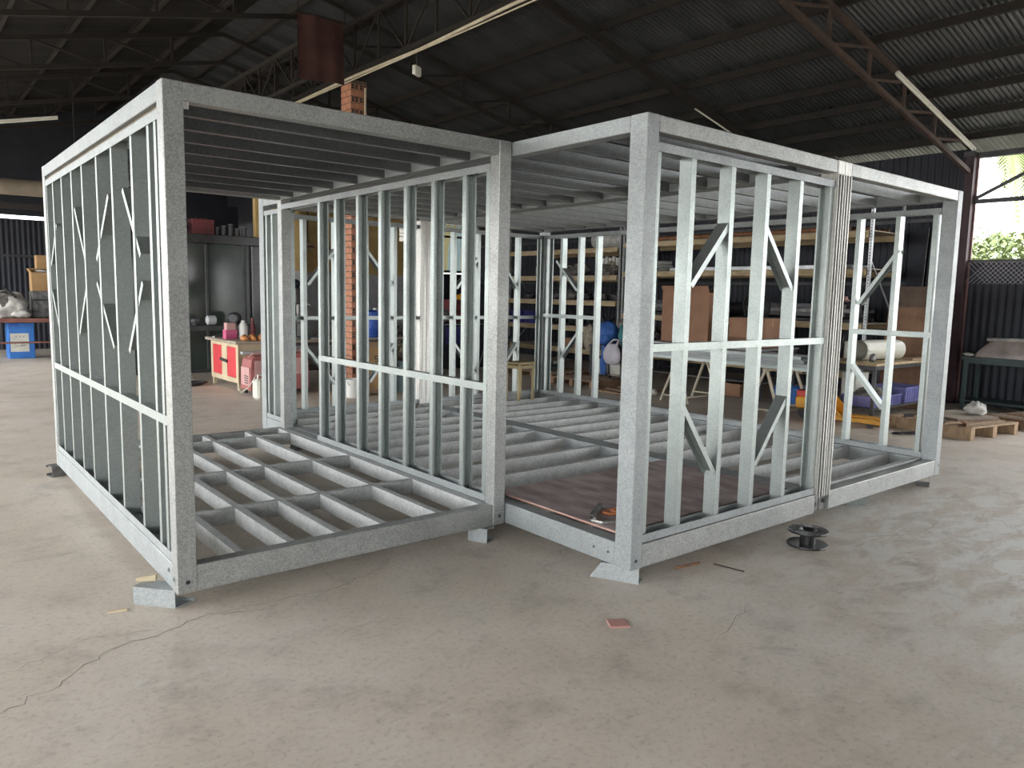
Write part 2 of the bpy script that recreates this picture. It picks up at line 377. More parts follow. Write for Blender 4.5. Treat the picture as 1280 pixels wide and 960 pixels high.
# ---- fluorescent tubes fixed under the trusses
def tube_light(pa, pb, label):
    t = thing('strip_light', label, 'light', pa); d = Vector(pb)-Vector(pa)
    MB().bar((0,0,.03), tuple(d+Vector((0,0,.03))), .05, .04).build('housing', M['tube_white'], t)
    MB().tube([(0,0,-.005), tuple(d+Vector((0,0,-.005)))], .017, 8).build('tube', M['tube_white'], t)
tube_light((10.06,1.19,4.93-.06), (13.0,1.19,4.27-.06), 'long pale strip light along the truss that meets the open side column')
tube_light((9.75,4.42,4.98-.07), (11.2,4.42,4.64-.07), 'short pale strip light under the truss above the right hand frame')
tube_light((.55,14.0,5.52-.16-.62), (1.75,14.0,5.52-.16-.34), 'pale strip light under the left roof slope near the far wall')

# ---- right wall (x = 13.1): dark corrugated sheets behind the racks
mat('unused_marker',(.1,.1,.1)) if False else None
def rib_mesh(w_, h, name, mt, amp=.012, pitch=.12, axis='y'):
    mb = MB(); n = int(round(w_/pitch))*4
    def fn(i, j):
        y = w_*i; q = (i*n) % 4; d = amp if int(round(i*n)) % 4 in (0, 1) else 0
        return (-d, y, h*j) if axis == 'y' else (y, -d, h*j)
    mb.sheet(fn, n, 1); me = mb.mesh(name); me.materials.append(mt); return me
wall_right = empty('wall_right', (13.1, 0, 0)); tag(wall_right, kind='structure')
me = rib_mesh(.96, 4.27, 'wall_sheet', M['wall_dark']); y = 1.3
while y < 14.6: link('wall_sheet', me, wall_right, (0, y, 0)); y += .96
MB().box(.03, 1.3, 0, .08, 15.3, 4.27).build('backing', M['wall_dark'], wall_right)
for z in (.9, 2.0, 3.1): MB().box(-.055, 1.3, z, -.014, 15.1, z+.06).build('girt', M['darksteel'], wall_right)
# half wall of the open bay with chain link above
me = rib_mesh(.96, 2.38, 'wall_sheet', M['wall_dark'])
y = 1.22 - .96
while y > -1.0: link('wall_sheet', me, wall_right, (0, y, 0)); y -= .96
MB().box(.03, -1.70, 0, .06, 1.22, 2.38).build('backing', M['wall_dark'], wall_right)
MB().box(-.05, -1.70, 2.38, .06, 1.22, 2.43).build('rail', M['darksteel'], wall_right)
MB().box(-.05, -10.2, 4.10, .05, 1.22, 4.19).build('eave_rail', M['darksteel'], wall_right)
MB().box(-.03, -1.70, 3.36, .03, 1.22, 3.43).build('cross_rail', M['darksteel'], wall_right)
for y0 in (1.2,): MB().bar((0, y0, 3.42), (0, y0-3.2, 4.12+.9), .05, .05).build('stay', M['darksteel'], wall_right)
cl = MB()
for k in range(34):
    y = 1.2 - k*.075; cl.bar((-.07, y, 2.03), (-.07, y-.36, 2.39), .004, .004, (1,0,0)); cl.bar((-.07, y-.36, 2.03), (-.07, y, 2.39), .004, .004, (1,0,0))
tag(cl.build('chain_link', M['chain_wire'], wall_right), kind='stuff')

# ---- unseen front wall and doorway behind the viewer, added to shape the light
wall_front_added = empty('wall_front_added', (0, -10.0, 0)); tag(wall_front_added, kind='structure')
me = rib_mesh(.96, 4.0, 'wall_sheet', M['front_bounce_sheet'], axis='x'); x = -5.6
while x < 13:
    if not (6.2 < x < 10.9): link('wall_sheet', me, wall_front_added, (x, 0, 0))
    x += .96
gf = MB()
for x0, z0, x1, za, zb_ in ((-5.6,0,4.0,4.1,6.45), (4.0,0,6.88,6.45,5.75), (6.88,2.8,11.68,5.75,4.65), (11.68,0,13.2,4.65,4.3)):
    gf.add([(x0,-.05,z0),(x1,-.05,z0),(x1,-.05,zb_),(x0,-.05,za)], [(0,1,2,3)]); gf.add([(x0,-.1,z0),(x1,-.1,z0),(x1,-.1,zb_),(x0,-.1,za)], [(3,2,1,0)])
gf.build('gable', M['wall_dark'], wall_front_added)
# ---- far walls
wall_back = empty('wall_back', (0, 19.6, 0)); tag(wall_back, kind='structure')
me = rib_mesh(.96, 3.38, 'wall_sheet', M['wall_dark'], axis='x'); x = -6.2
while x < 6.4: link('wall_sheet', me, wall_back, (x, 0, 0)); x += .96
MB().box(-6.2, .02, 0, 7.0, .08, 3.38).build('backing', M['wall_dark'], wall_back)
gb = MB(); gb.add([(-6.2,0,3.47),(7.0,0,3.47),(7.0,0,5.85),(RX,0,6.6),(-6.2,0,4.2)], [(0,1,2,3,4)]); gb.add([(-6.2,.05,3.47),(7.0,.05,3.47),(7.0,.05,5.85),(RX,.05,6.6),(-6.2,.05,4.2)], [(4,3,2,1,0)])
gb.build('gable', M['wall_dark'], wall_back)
for z in (1.2, 2.4): MB().box(-6.2, -.06, z, 3, -.015, z+.06).build('girt', M['darksteel'], wall_back)
for x in (-.4, 2.6): MB().box(x, -.14, 0, x+.12, -.02, 4.5).build('wall_post', M['darksteel'], wall_back)

# inner office block: painted front and return, and the painted back wall of the open bay
wall_office = empty('wall_office', (0,0,0)); tag(wall_office, kind='structure')
MB().box(4.95, 11.9, 2.11, 5.9, 12.05, 3.75).build('painted_upper', M['yellow_paint'], wall_office)
MB().box(4.95, 11.9, 0, 5.9, 12.05, 2.11).build('painted_lower', M['white_plaster'], wall_office)
wall_return = empty('wall_return', (0,0,0)); tag(wall_return, kind='structure')
MB().box(5.78, 12.05, 2.11, 5.9, 14.2, 3.75).build('return_upper', M['yellow_paint'], wall_return)
MB().box(5.78, 12.05, 0, 5.9, 14.2, 2.11).build('return_lower', M['white_plaster'], wall_return)
wall_rear = empty('wall_rear', (0,0,0)); tag(wall_rear, kind='structure')
MB().add([(7.0,14.35,0),(7.0,19.6,0),(7.0,19.6,5.8),(7.0,14.35,5.8)],[(0,1,2,3)]).add([(7.05,14.35,0),(7.05,19.6,0),(7.05,19.6,5.8),(7.05,14.35,5.8)],[(3,2,1,0)]).build('side', M['wall_dark'], wall_rear)
loft = empty('office_loft_1', (0,0,0)); tag(loft, kind='structure')  # holds the office loft deck and its side wall
MB().box(1.9, 15.6, 0, 5.9, 15.7, 3.75).build('rear', M['wall_dark'], wall_rear)
MB().box(1.9, 11.9, 2.72, 4.95, 15.6, 2.78).build('loft_deck', M['ply_dark'], loft)
MB().box(1.85, 11.9, 0, 1.95, 15.7, 2.72).build('side', M['white_plaster'], loft)
wall_bay = empty('wall_bay', (0, 14.2, 0)); tag(wall_bay, kind='structure')
MB().box(5.9, 0, 0, 10.3, .12, 2.14).build('painted_lower', M['white_plaster'], wall_bay)
MB().box(5.9, 0, 2.14, 9.78, .12, 3.72).build('painted_upper', M['yellow_paint'], wall_bay)
MB().box(9.78, 0, 2.14, 10.1, .12, 3.08).build('sill_part', M['yellow_paint'], wall_bay)
MB().box(9.78, 0, 3.52, 10.3, .12, 3.72).build('lintel', M['yellow_paint'], wall_bay)
MB().box(10.1, 0, 2.14, 10.3, .12, 3.52).build('jamb', M['yellow_paint'], wall_bay)
MB().box(10.2, .12, 0, 10.3, 1.0, 3.72).build('return', M['white_plaster'], wall_bay)
ga = MB(); ga.add([(5.9,.06,3.725),(10.3,.06,3.725),(10.3,.06,4.95),(5.9,.06,6.0)],[(0,1,2,3)]); ga.add([(5.9,.1,3.725),(10.3,.1,3.725),(10.3,.1,4.95),(5.9,.1,6.0)],[(3,2,1,0)]); ga.build('gable', M['wall_dark'], wall_bay)
ga = MB(); ga.add([(10.29,.06,3.725),(10.29,1.05,3.725),(10.29,1.05,4.95),(10.29,.06,4.95)],[(0,1,2,3)]); ga.build('cheek', M['wall_dark'], wall_bay)
for z in (3.2, 3.3, 3.4): MB().box(9.78, .03, z, 10.1, .09, z+.015).build('louvre_bar', M['white_plastic'], wall_bay)

def translucent_mat():
    m = bpy.data.materials.new('translucent_sheet'); m.use_nodes = True; nt = m.node_tree; N = nt.nodes; L = nt.links
    out = N['Material Output']; b = N['Principled BSDF']; b.inputs['Roughness'].default_value = .4
    tr = N.new('ShaderNodeBsdfTranslucent'); mx = N.new('ShaderNodeMixShader'); mx.inputs['Fac'].default_value = .75
    tc = N.new('ShaderNodeTexCoord'); mp = N.new('ShaderNodeMapping'); mp.inputs['Scale'].default_value = (2.2,2.2,.15); L.new(tc.outputs['Object'], mp.inputs['Vector'])
    nz = N.new('ShaderNodeTexNoise'); nz.inputs['Scale'].default_value = 2.5; L.new(mp.outputs['Vector'], nz.inputs['Vector'])
    rp = N.new('ShaderNodeValToRGB'); L.new(nz.outputs['Fac'], rp.inputs['Fac'])
    es = rp.color_ramp.elements; es[0].position = .36; es[0].color = (.035,.075,.09,1); es[1].position = .62; es[1].color = (.10,.09,.045,1); e = es.new(.5); e.color = (.09,.11,.11,1)
    L.new(rp.outputs['Color'], tr.inputs['Color']); L.new(rp.outputs['Color'], b.inputs['Base Color'])
    L.new(b.outputs[0], mx.inputs[1]); L.new(tr.outputs[0], mx.inputs[2]); L.new(mx.outputs[0], out.inputs['Surface']); return m
M['translucent'] = translucent_mat()
window_1 = empty('window_1', (10.3, 15.2, 2.3)); tag(window_1, kind='structure')
me = rib_mesh(.70, 1.45, 'translucent_sheet', M['translucent'], amp=.016, pitch=.07, axis='x')
for k in range(4): link('translucent_sheet', me, window_1, (k*.70, 0, 0))
for z in (.02, 1.05): MB().box(0, -.06, z, 2.8, -.02, z+.06).build('girt', M['black'], window_1)
MB().bar((.75,-.05,1.35),(1.3,-.05,.9),.04,.04).build('stay', M['black'], window_1)
wall_end = empty('wall_end', (10.3, 15.2, 0)); tag(wall_end, kind='structure')
MB().box(0, 0, 0, 2.8, .08, 2.28).build('lower_boards', M['wall_dark'], wall_end)
MB().box(0, 0, 3.76, 2.8, .08, 4.33).build('upper_boards', M['wall_dark'], wall_end)

# black shopfront of the office: frame with grey glass leaves
door_1 = empty('door_1', (0, 11.8, 0)); tag(door_1, kind='structure')
MB().bbox(1.95, -.09, 2.58, 5.02, .08, 2.76, .01).build('frame_head', M['black_gloss'], door_1)
MB().bbox(4.78, -.09, 0, 5.02, .08, 2.58, .01).build('frame_jamb', M['black_gloss'], door_1)
for x in (1.95, 3.86, 4.62): MB().bbox(x, -.03, .06, x+.06, .03, 2.58, .006).build('mullion', M['darksteel'], door_1)
MB().bbox(1.95, -.03, 0, 4.78, .03, .06, .006).build('sill', M['darksteel'], door_1)
for x0, x1 in ((2.01, 3.86), (3.92, 4.62), (4.68, 4.78)): MB().box(x0, -.006, .06, x1, .006, 2.58).build('pane', M['glassdark'], door_1)
# ================================================================== THE STEEL FRAMES
G_, GP, GS, GD, GJ = M['galv'], M['galv_post'], M['galv_stud'], M['galv_dusty'], M['galv_joist_shaded']
H, Z0 = 2.6, .10
ST_D, ST_F = .09, .043          # stud depth and flange
def stud_v(t, v, z0, z1, u0, side, opn, name='stud'):
    """stud of a wall that runs along y; depth along x from u0 (sign side); open side of the C toward opn*y"""
    mb = MB().channel((u0+side*ST_D/2, v, z0), (u0+side*ST_D/2, v, z1), (1,0,0), (0,opn,0), ST_D, ST_F)
    return mb.build(name, GS, t)
def stud_u(t, u, z0, z1, v0, side, opn, name='stud'):
    mb = MB().channel((u, v0+side*ST_D/2, z0), (u, v0+side*ST_D/2, z1), (0,1,0), (opn,0,0), ST_D, ST_F)
    return mb.build(name, GS, t)
def track_v(t, va, vb, z, u0, side, up, name): # flat U track along y, web horizontal at z, flanges up*z
    return MB().channel((u0+side*ST_D/2, va, z), (u0+side*ST_D/2, vb, z), (1,0,0), (0,0,up), ST_D+.006, .05, 0).build(name, G_, t)
def track_u(t, ua, ub, z, v0, side, up, name):
    return MB().channel((ua, v0+side*ST_D/2, z), (ub, v0+side*ST_D/2, z), (0,1,0), (0,0,up), ST_D+.006, .05, 0).build(name, G_, t)
def brace_v(t, a, b, u0, side): # channel diagonal in the wall plane (points are (v, z))
    d = Vector((0, b[0]-a[0], b[1]-a[1])).normalized(); nrm = Vector((0,-d.z,d.y)); nrm = nrm if nrm.z > 0 else -nrm
    return MB().channel((u0+side*ST_D/2, *a), (u0+side*ST_D/2, *b), (1,0,0), tuple(-nrm), ST_D-.008, .035, 0).build('brace', GS, t)
def brace_u(t, a, b, v0, side):
    d = Vector((b[0]-a[0], 0, b[1]-a[1])).normalized(); nrm = Vector((-d.z,0,d.x)); nrm = nrm if nrm.z > 0 else -nrm
    return MB().channel((a[0], v0+side*ST_D/2, a[1]), (b[0], v0+side*ST_D/2, b[1]), (0,1,0), tuple(-nrm), ST_D-.008, .035, 0).build('brace', GS, t)
def rail_v(t, va, vb, z, u0, side, h=.045):
    return MB().channel((u0, va, z), (u0, vb, z), (0,0,1), (side,0,0), h, .06, 0).build('rail', GS, t)
def rail_u(t, ua, ub, z, v0, side, h=.045):
    return MB().channel((ua, v0, z), (ub, v0, z), (0,0,1), (0,side,0), h, .06, 0).build('rail', GS, t)
def hole(par, p, n, r=.012):
    ax = {'u':'x','v':'y'}[n]
    MB().lathe([(r*1.9,-.0022),(r*1.9,.0),(r*1.55,.0012),(r*1.5,-.0005)], p, 12, ax).build('washer', G_, par)
    MB().lathe([(r,-.0035),(r,.001)], p, 10, ax).build('bolt_hole', M['bolt'], par)

def skeleton(t, W, L, posts, bt=.145, tt=.093, mats=None, front_end=(0,0)):
    """posts: list of (x0,y0,x1,y1,zb,mat); beams all round at floor and roof"""
    P = []
    for x0, y0, x1, y1, zb, mt in posts: P.append(MB().bbox(x0, y0, zb, x1, y1, H, .004).build('post', mt, t))
    px, py = posts[0][2]-posts[0][0], posts[0][3]-posts[0][1]
    fe0, fe1 = front_end
    for nm, zb, ze in (('floor_beam', 0, bt), ('roof_beam', H-tt, H)):
        roof = nm == 'roof_beam'
        MB().bbox(px+.001, .002, zb+.001, W-px-.001, .085, ze-.001, .004).build(nm, GP, t)
        MB().bbox(px+.001, L-.085, zb+.001, W-px-.001, L-.002, ze-.001, .004).build(nm, GP, t)
        for x0, x1 in ((.002, .10), (W-.10, W-.002)):
            MB().bbox(x0, py+.001, zb+.001, x1, L-py-.001, ze-.001, .004).build(nm, G_, t)
    return P

def u_joists(t, vs, ua, ub, z0, z1, name, opn=1, f=.05, mt=None):
    me = None
    for v in vs:
        if me is None:
            me = MB().channel((ua, 0, (z0+z1)/2), (ub, 0, (z0+z1)/2), (0,0,1), (0,opn,0), z1-z0, f).mesh(name); me.materials.append(mt or G_)
        link(name, me, t, (0, v, 0))

# ------------------------------------------------------------------ module A: open-ended frame on the left
WA, LA = 2.18, 3.71
A = thing('steel_frame_module', 'galvanised steel room frame with open ends, gridded floor and zigzag-braced side wall', 'steel frame', (0,0,Z0), group='bolted room frames')
pp = skeleton(A, WA, LA, [(0,0,.1,.1,0,GP),(WA-.1,0,WA,.1,0,GP),(0,LA-.1,.1,LA,0,GP),(WA-.1,LA-.1,WA,LA,0,GP)])
hole(pp[0], (.052,-.001,.06), 'v'); hole(pp[1], (WA-.048,-.001,.06), 'v'); hole(pp[0], (-.001,.055,.07), 'u', .009); hole(pp[0], (-.001,.16,.09), 'u', .007)
MB().bbox(.0995,.0015,2.47,.125,.0035,2.507,.001).build('weld_patch', M['galv_stain'], A)
# left wall
lv = [.165, .30, .66, 1.15, 1.58, 2.06, 2.45, 2.86, 3.26, 3.58]
track_v(A, .11, LA-.11, 2.475, .008, 1, -1, 'wall_track'); track_v(A, .11, LA-.11, .150, .008, 1, 1, 'wall_track')
MB().box(.03,.101,2.478,.09,LA-.101,2.506).build('gap_packer', mat('stained_packer',(.20,.16,.11),(.12,.10,.075),rough=.8), A)
for v in lv: stud_v(A, v, .152, 2.472, .010, 1, 1)
rail_v(A, .11, LA-.11, .905, .006, 1, .05)
for a, b in (((.93,2.17),(.57,1.78)), ((.57,1.63),(.93,1.22)), ((1.33,2.17),(1.74,1.78)), ((1.74,1.63),(1.30,1.22)), ((2.42,2.17),(2.09,1.78)), ((2.09,1.63),(2.46,1.24)), ((3.24,2.10),(3.58,1.78)), ((3.60,1.58),(3.28,1.22))):
    brace_v(A, a, b, .012, 1)
# right wall
track_v(A, .10, 2.80, 2.46, WA-.098, 1, -1, 'wall_track'); track_v(A, .10, 2.80, .150, WA-.098, 1, 1, 'wall_track')
track_v(A, 2.80, LA-.10, 2.46, WA-.098, 1, -1, 'wall_track')
for v in (.145,): stud_v(A, v, .152, 2.457, WA-.097, 1, -1)
for v in (.42, .82, 1.21, 1.61, 2.0, 2.42, 2.76): stud_v(A, v, .152, 2.457, WA-.097, 1, -1)
rail_v(A, .10, 2.76, .955, WA-.101, 1, .052)
# floor
cross = [.95, 2.0, 3.30]
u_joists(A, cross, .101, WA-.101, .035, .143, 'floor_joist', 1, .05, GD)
bounds = [.086, .95, 2.0, 3.30, LA-.086]
for k in range(4):
    a, b = bounds[k]+(.052 if k else .001), bounds[k+1]-.002
    for u in (.33, .63, .93, 1.24, 1.66):
        MB().channel((u, a, .091), (u, b, .091), (0,0,1), (1,0,0), .104, .05).build('nogging', GD, A)
    MB().channel((WA-.165, a, .088), (WA-.165, b, .088), (0,0,1), (1,0,0), .112, .055, 0).build('edge_channel', GD, A)
# roof
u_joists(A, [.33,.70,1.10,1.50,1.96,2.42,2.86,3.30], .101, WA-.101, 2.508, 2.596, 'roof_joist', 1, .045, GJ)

# ------------------------------------------------------------------ module B: middle frame with a studded front wall
WB, LB = 2.155, 5.67; BX, BY = 2.186, -1.17
B = thing('steel_frame_module', 'galvanised steel room frame with four-stud braced front wall and plywood sheet on its floor', 'steel frame', (BX,BY,Z0), group='bolted room frames')
GSt = M['galv_stain']
def BC(t, W, post_mats, zbs):
    L = LB; pu, pv = .10, .13
    ps = [(0,0,pu,pv,zbs[0],post_mats[0]),(W-pu,0,W,pv,zbs[1],post_mats[1]),(0,L-pv,pu,L,zbs[0],post_mats[0]),(W-pu,L-pv,W,L,zbs[1],post_mats[1])]
    return skeleton(t, W, L, ps)
pb = BC(B, WB, (G_, GSt), (0, .115))
hole(pb[0], (.045,-.001,.055), 'v', .011)
for x in (WB-.072, WB-.036): MB().box(x, -.004, .12, x+.006, .0005, 2.50).build('seam', M['bolt'], pb[1])
for x in (WB-.098, WB-.060, WB-.022): MB().bbox(x, -.007, .118, x+.012, .0, 2.505, .002).build('edge_lip', GSt, pb[1])
for y in (.18, .30): hole(pb[0], (.0012,y,.07), 'u', .008)
MB().bbox(WB-.10,.03,.0,WB-.004,.12,.114,.004).build('corner_block', M['machine_grey'], B)
MB().lathe([(.016,-.012),(.016,.0),(.008,.002)], (WB-.06,.028,.06), 6, 'y').build('bolt', M['bolt'], B)
def wall_u(t, studs, v0, side, opn, W, z_rail, braces, back=False):
    track_u(t, .10, W-.10, 2.455, v0, side, -1, 'wall_track'); track_u(t, .10, W-.10, .150, v0, side, 1, 'wall_track')
    for u in studs: stud_u(t, u, .152, 2.452, v0+side*.001, side, opn)
    rail_u(t, .101, W-.101, z_rail, v0-side*.003, side, .045)
    for a, b in braces: brace_u(t, a, b, v0+side*.004, side)
s_ = [.415, .808, 1.196, 1.594]
brF = [((.83,2.09),(.46,1.68)), ((1.235,2.09),(1.60,1.68)), ((.46,.95),(.815,.48)), ((1.60,.93),(1.24,.48))]
wall_u(B, s_, .012, 1, 1, WB, 1.305, brF)
stud_u(B, .104, .152, 2.452, .02, 1, 1); stud_u(B, WB-.104, .152, 2.452, .02, 1, -1)
sf = [.475, .87, 1.28, 1.68]
brB = [((.52,1.67),(.87,2.09)), ((.50,.96),(.89,.48)), ((1.33,2.09),(1.68,1.68)), ((1.33,.48),(1.68,.95))]
wall_u(B, sf, LB-.012, -1, 1, WB, 1.27, brB)
# short wall bay left of the doorway beside the first frame's far post
stud_v(B, 4.93, .152, 2.452, .008, 1, 1); stud_v(B, 5.30, .152, 2.452, .008, 1, 1); stud_v(B, 5.50, .152, 2.452, .008, 1, -1)
track_v(B, 4.90, LB-.14, 2.455, .006, 1, -1, 'wall_track'); track_v(B, 4.90, LB-.14, .150, .006, 1, 1, 'wall_track')
jv = [.22+.41*k for k in range(14) if .22+.41*k < 5.5]
u_joists(B, [.42,.83]+[1.37,1.82,2.25,2.74,3.22,3.62,4.02,4.42,4.82,5.22], .101, WB-.101, .03, .142, 'floor_joist', 1, .05, GD)
for u in (.55, 1.1): MB().channel((u,.09,.088),(u,.415,.088),(0,0,1),(1,0,0),.10,.05).build('nogging', GD, B)
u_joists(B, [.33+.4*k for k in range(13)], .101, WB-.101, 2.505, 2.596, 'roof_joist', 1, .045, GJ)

# ------------------------------------------------------------------ module C: right-hand frame
WC = 2.13; CX = 4.342
C_ = thing('steel_frame_module', 'galvanised steel room frame with open front and a wide opening in its outer side wall', 'steel frame', (CX,BY,Z0), group='bolted room frames')
pc = BC(C_, WC, (GSt, G_), (.115, 0))
MB().bbox(.004,.03,.0,.10,.12,.114,.004).build('corner_block', M['machine_grey'], C_)
MB().lathe([(.016,-.012),(.016,.0),(.008,.002)], (.06,.028,.07), 6, 'y').build('bolt', M['bolt'], C_)
for x in (.030, .066): MB().box(x, -.004, .12, x+.006, .0005, 2.50).build('seam', M['bolt'], pc[0])
for x in (.010, .048, .086): MB().bbox(x, -.007, .118, x+.012, .0, 2.505, .002).build('edge_lip', GSt, pc[0])
hole(pc[1], (WC-.035,-.001,.09), 'v', .008)
U0 = WC-.010
track_v(C_, .13, LB-.13, 2.455, U0, -1, -1, 'wall_track'); track_v(C_, .13, LB-.13, .150, U0, -1, 1, 'wall_track')
for v, o in ((.155,1), (.49,1), (.87,1), (4.46,1), (4.80,1), (5.16,1), (5.49,-1)): stud_v(C_, v, .152, 2.452, U0-.001, -1, o)
rail_v(C_, .13, .90, 1.30, U0-.096, 1, .05); rail_v(C_, 4.46, LB-.13, 1.30, U0-.096, 1, .05)
for a, b in (((.50,2.10),(.86,1.58)), ((.86,.97),(.52,.57)), ((5.28,2.10),(4.84,1.68)), ((5.22,.66),(4.84,1.08))): brace_v(C_, a, b, U0-.004, -1)
sc = [.44, .84, 1.20, 1.56]
brC = [((.48,1.67),(.84,2.09)), ((.48,.93),(.84,.50)), ((1.24,2.09),(1.58,1.68)), ((1.24,.50),(1.58,.94))]
wall_u(C_, sc, LB-.012, -1, 1, WC, 1.27, brC)
stud_u(C_, WC-.106, .152, 2.452, LB-.014, -1, -1)
u_joists(C_, [.42,.82,1.22,1.62,2.02,2.42,2.82,3.22,3.62,4.02,4.37,4.75,5.15], .101, WC-.101, .03, .142, 'floor_joist', 1, .05, GD)
MB().channel((.10,.125,.10),(WC-.10,.125,.10),(0,0,1),(0,1,0),.10,.05).build('edge_channel', GD, C_)
u_joists(C_, [.33+.4*k for k in range(13)], .101, WC-.101, 2.505, 2.596, 'roof_joist', 1, .045, G_)  # lighter zinc than the other roof joists, paints daylight from the open side

# ------------------------------------------------------------------ what lies on and under the frames
ply = MB().bbox(0,0,0,1.86,1.21,.014,.002).build('plywood_sheet', None or mat('ply_floor', (.44,.37,.36), (.24,.185,.18), rough=.6, scale=3.2, detail=9, stretch=(2.5,1,1), bump=.1), None, (BX+.125, BY+.215, Z0+.1455), 0)
tag(ply, 'brown film-faced plywood sheet lying on the floor joists of the middle frame', 'plywood')
MB().box(-.0006,-.0008,.001,1.8606,-.0002,.013).build('edge_ply', M['ply_dark'], ply)
MB().box(-.0012,0,.001,-.0006,1.21,.013).build('edge_ply', mat('ply_edge',(.46,.28,.23),(.36,.20,.16)), ply)

def block(label, x, y, rz, l, w_, skew=0, mt=None, up=True):
    """offcut of C channel used as packing; open toward its long side; skewed cut end"""
    o = thing('packing_channel', label, 'channel offcut', (x, y, 0), rz)
    h = Z0-.001; mb = MB(); t_ = .004
    def ring(xx, k): return [(xx+k*0,0,0),(xx+k*0,0,h),(xx+k*w_,w_,h),(xx+k*w_,w_,h-.02),(xx+k*(w_-t_),w_-t_,h-.02),(xx+k*(w_-t_),w_-t_,h-t_),(xx,t_,h-t_),(xx,t_,t_),(xx+k*(w_-t_),w_-t_,t_),(xx+k*(w_-t_),w_-t_,.02),(xx+k*w_,w_,.02),(xx+k*w_,w_,0)]
    mb.rings([ring(0, 0), ring(l, skew)]); mb.build('channel', mt or G_, o)
    return o
def blockv(label, p, rz, l, w_=.1, cut=.0, mt=None):
    """channel offcut on its side: web faces the viewer (-y local), end cut slanting in height"""
    o = thing('packing_channel', label, 'channel offcut', (*p, 0), rz); h = Z0-.001; t_ = .004
    prof = [(0,0),(0,h),(w_,h),(w_,h-t_),(t_,h-t_),(t_,t_),(w_,t_),(w_,0)]
    def ring(s): return [((l if s else 0) + (0 if s else -cut*(1-z/h)), y, z) for y, z in prof]
    mb = MB(); mb.rings([ring(0), ring(1)]); mb.build('channel', mt or G_, o); return o
block('bright channel offcut with a mitred end propping the left frame corner', -.155, .27, math.atan2(-.20,.17), .25, .11, .35)
blockv('slant-cut channel offcut propping the front corner of the middle frame', (2.165,-.955), math.atan2(-.225,.115), .235, .10, .07)
b3 = block('short channel packing under the joint of the left and middle frames', 1.93, .09, math.atan2(-.13,.06), .15, .10, 0)
block('dark-ended channel packing under the far corner of the left frame', -.05, 3.62, .25, .16, .12, 0, M['machine_grey'])
blockv('pale wooden-looking packing piece under the front beam of the right frame', (5.03,-1.02), -.75, .16, .09, 0, M['galv_stud'])
blk = block('open-ended channel packing under the outer corner of the right frame', 6.28, -1.17, .35, .22, .11, 0, M['machine_grey'])
for k, (x, y) in enumerate(((.95, 2.0), )): pass
for x, y, n in ((2.20, 3.55, 'left frame far doorway post'), (4.30, 4.38, 'far joint of the middle and right frames'), (6.30, 4.36, 'far outer corner of the right frame')):
    block('channel packing under the ' + n, x-.08, y, 0, .16, .1, 0, M['machine_grey'])

wd = thing('wood_wedge', 'pale splintered wood wedge beside the propped corner', 'wood offcut', (-.125,.33,.1), -.5)
MB().rings([[(0,0,0),(.10,0,0),(.10,.035,0),(0,.03,0)],[(0,0,.018),(.10,.002,.03),(.10,.03,.03),(0,.03,.014)]]).build('piece', M['cream_paint'], wd)
tag(MB().rings([[(0,0,0),(.09,.005,0),(.09,.03,0),(0,.025,0)],[(0,.004,.008),(.09,.008,.010),(.088,.026,.010),(0,.022,.007)]]).build('wood_chip', M['cream_paint'], None, (-.29,.22,.0), -.3), 'flat pale wood chip on the concrete near the mitred packing', 'wood offcut')

# welding clamp hanging on a stud of the left wall
cp = thing('welding_clamp', 'rusty welding clamp with red-brown cables hanging inside the left wall', 'clamp', (.115,.90,0))
MB().tube([(0,.07,.78),(-.01,.02,.74),(0,-.03,.72),(.01,-.10,.76)], .012, 8).build('jaw', M['rust'], cp)
MB().blob((0,-.03,.70), .03, .05, .05, rough=.2, seed=4).build('grip', M['copper_cable'], cp, smooth=True)
for k in range(3): MB().tube([(0,-.03+.012*k,.68),(.01,.0+.01*k,.58),(0,.03+.012*k,.44-.02*k)], .007, 6).build('cable', M['copper_cable'], cp)

# metal offcut and cable on the plywood
oz = Z0+.1595
of = thing('steel_offcut', 'bent flat steel offcut lying on the plywood sheet', 'steel offcut', (2.36,-.72,oz))
MB().channel((0,.03,.018),(.26,.20,.018),(0,0,1),(-.5,.8,0),.034,.03,0).build('angle', M['machine_grey'], of)
MB().tube([(.0,.02,.012),(-.04,.0,.012),(-.02,-.07,.012),(.07,-.11,.012)], .011, 6).build('hooked_end', M['galv_stain'], of)
cc = thing('cable_coil', 'orange cable scrap curled on the plywood beside the steel offcut', 'cable', (2.53,-.66,oz))
MB().tube([(math.cos(a*.9)*.06+.01*a, math.sin(a*.9)*.045, .012+.003*(a % 2)) for a in range(12)], .010, 6).build('loop', M['orange_cable'], cc)
MB().tube([(-.03,.05,.012),(.04,.02,.012),(.08,-.06,.012)], .008, 6).build('tail', M['copper_cable'], cc)

# dark steel bits lying on top of the frames
for (x, y, rz, l, lb) in ((2.33, .28, .15, .30, 'dark angle scrap lying on the roof joint of the left and middle frames'),):
    o = thing('angle_scrap', lb, 'steel offcut', (x, y, Z0+H), rz)
    MB().channel((0,0,.03),(l,0,.03),(0,0,1),(0,1,0),.055,.06,0).build('angle', M['darksteel'], o)
    MB().box(l-.03,0,.002,l,.06,.06).build('stop', M['truss'], o)
nw = thing('wire_tangle', 'grey wire netting scrap draped over the frame joint posts', 'wire', (4.30,-1.10,Z0+H))
for k in range(7):
    rr = random.Random(k); MB().tube([(rr.uniform(-.22,-.05), rr.uniform(-.03,.10), .006), (rr.uniform(-.05,.05), rr.uniform(-.05,.08), rr.uniform(.01,.035)), (rr.uniform(.06,.16), rr.uniform(-.05,.06), .006)], .004, 5).build('strand', M['darksteel'], nw)

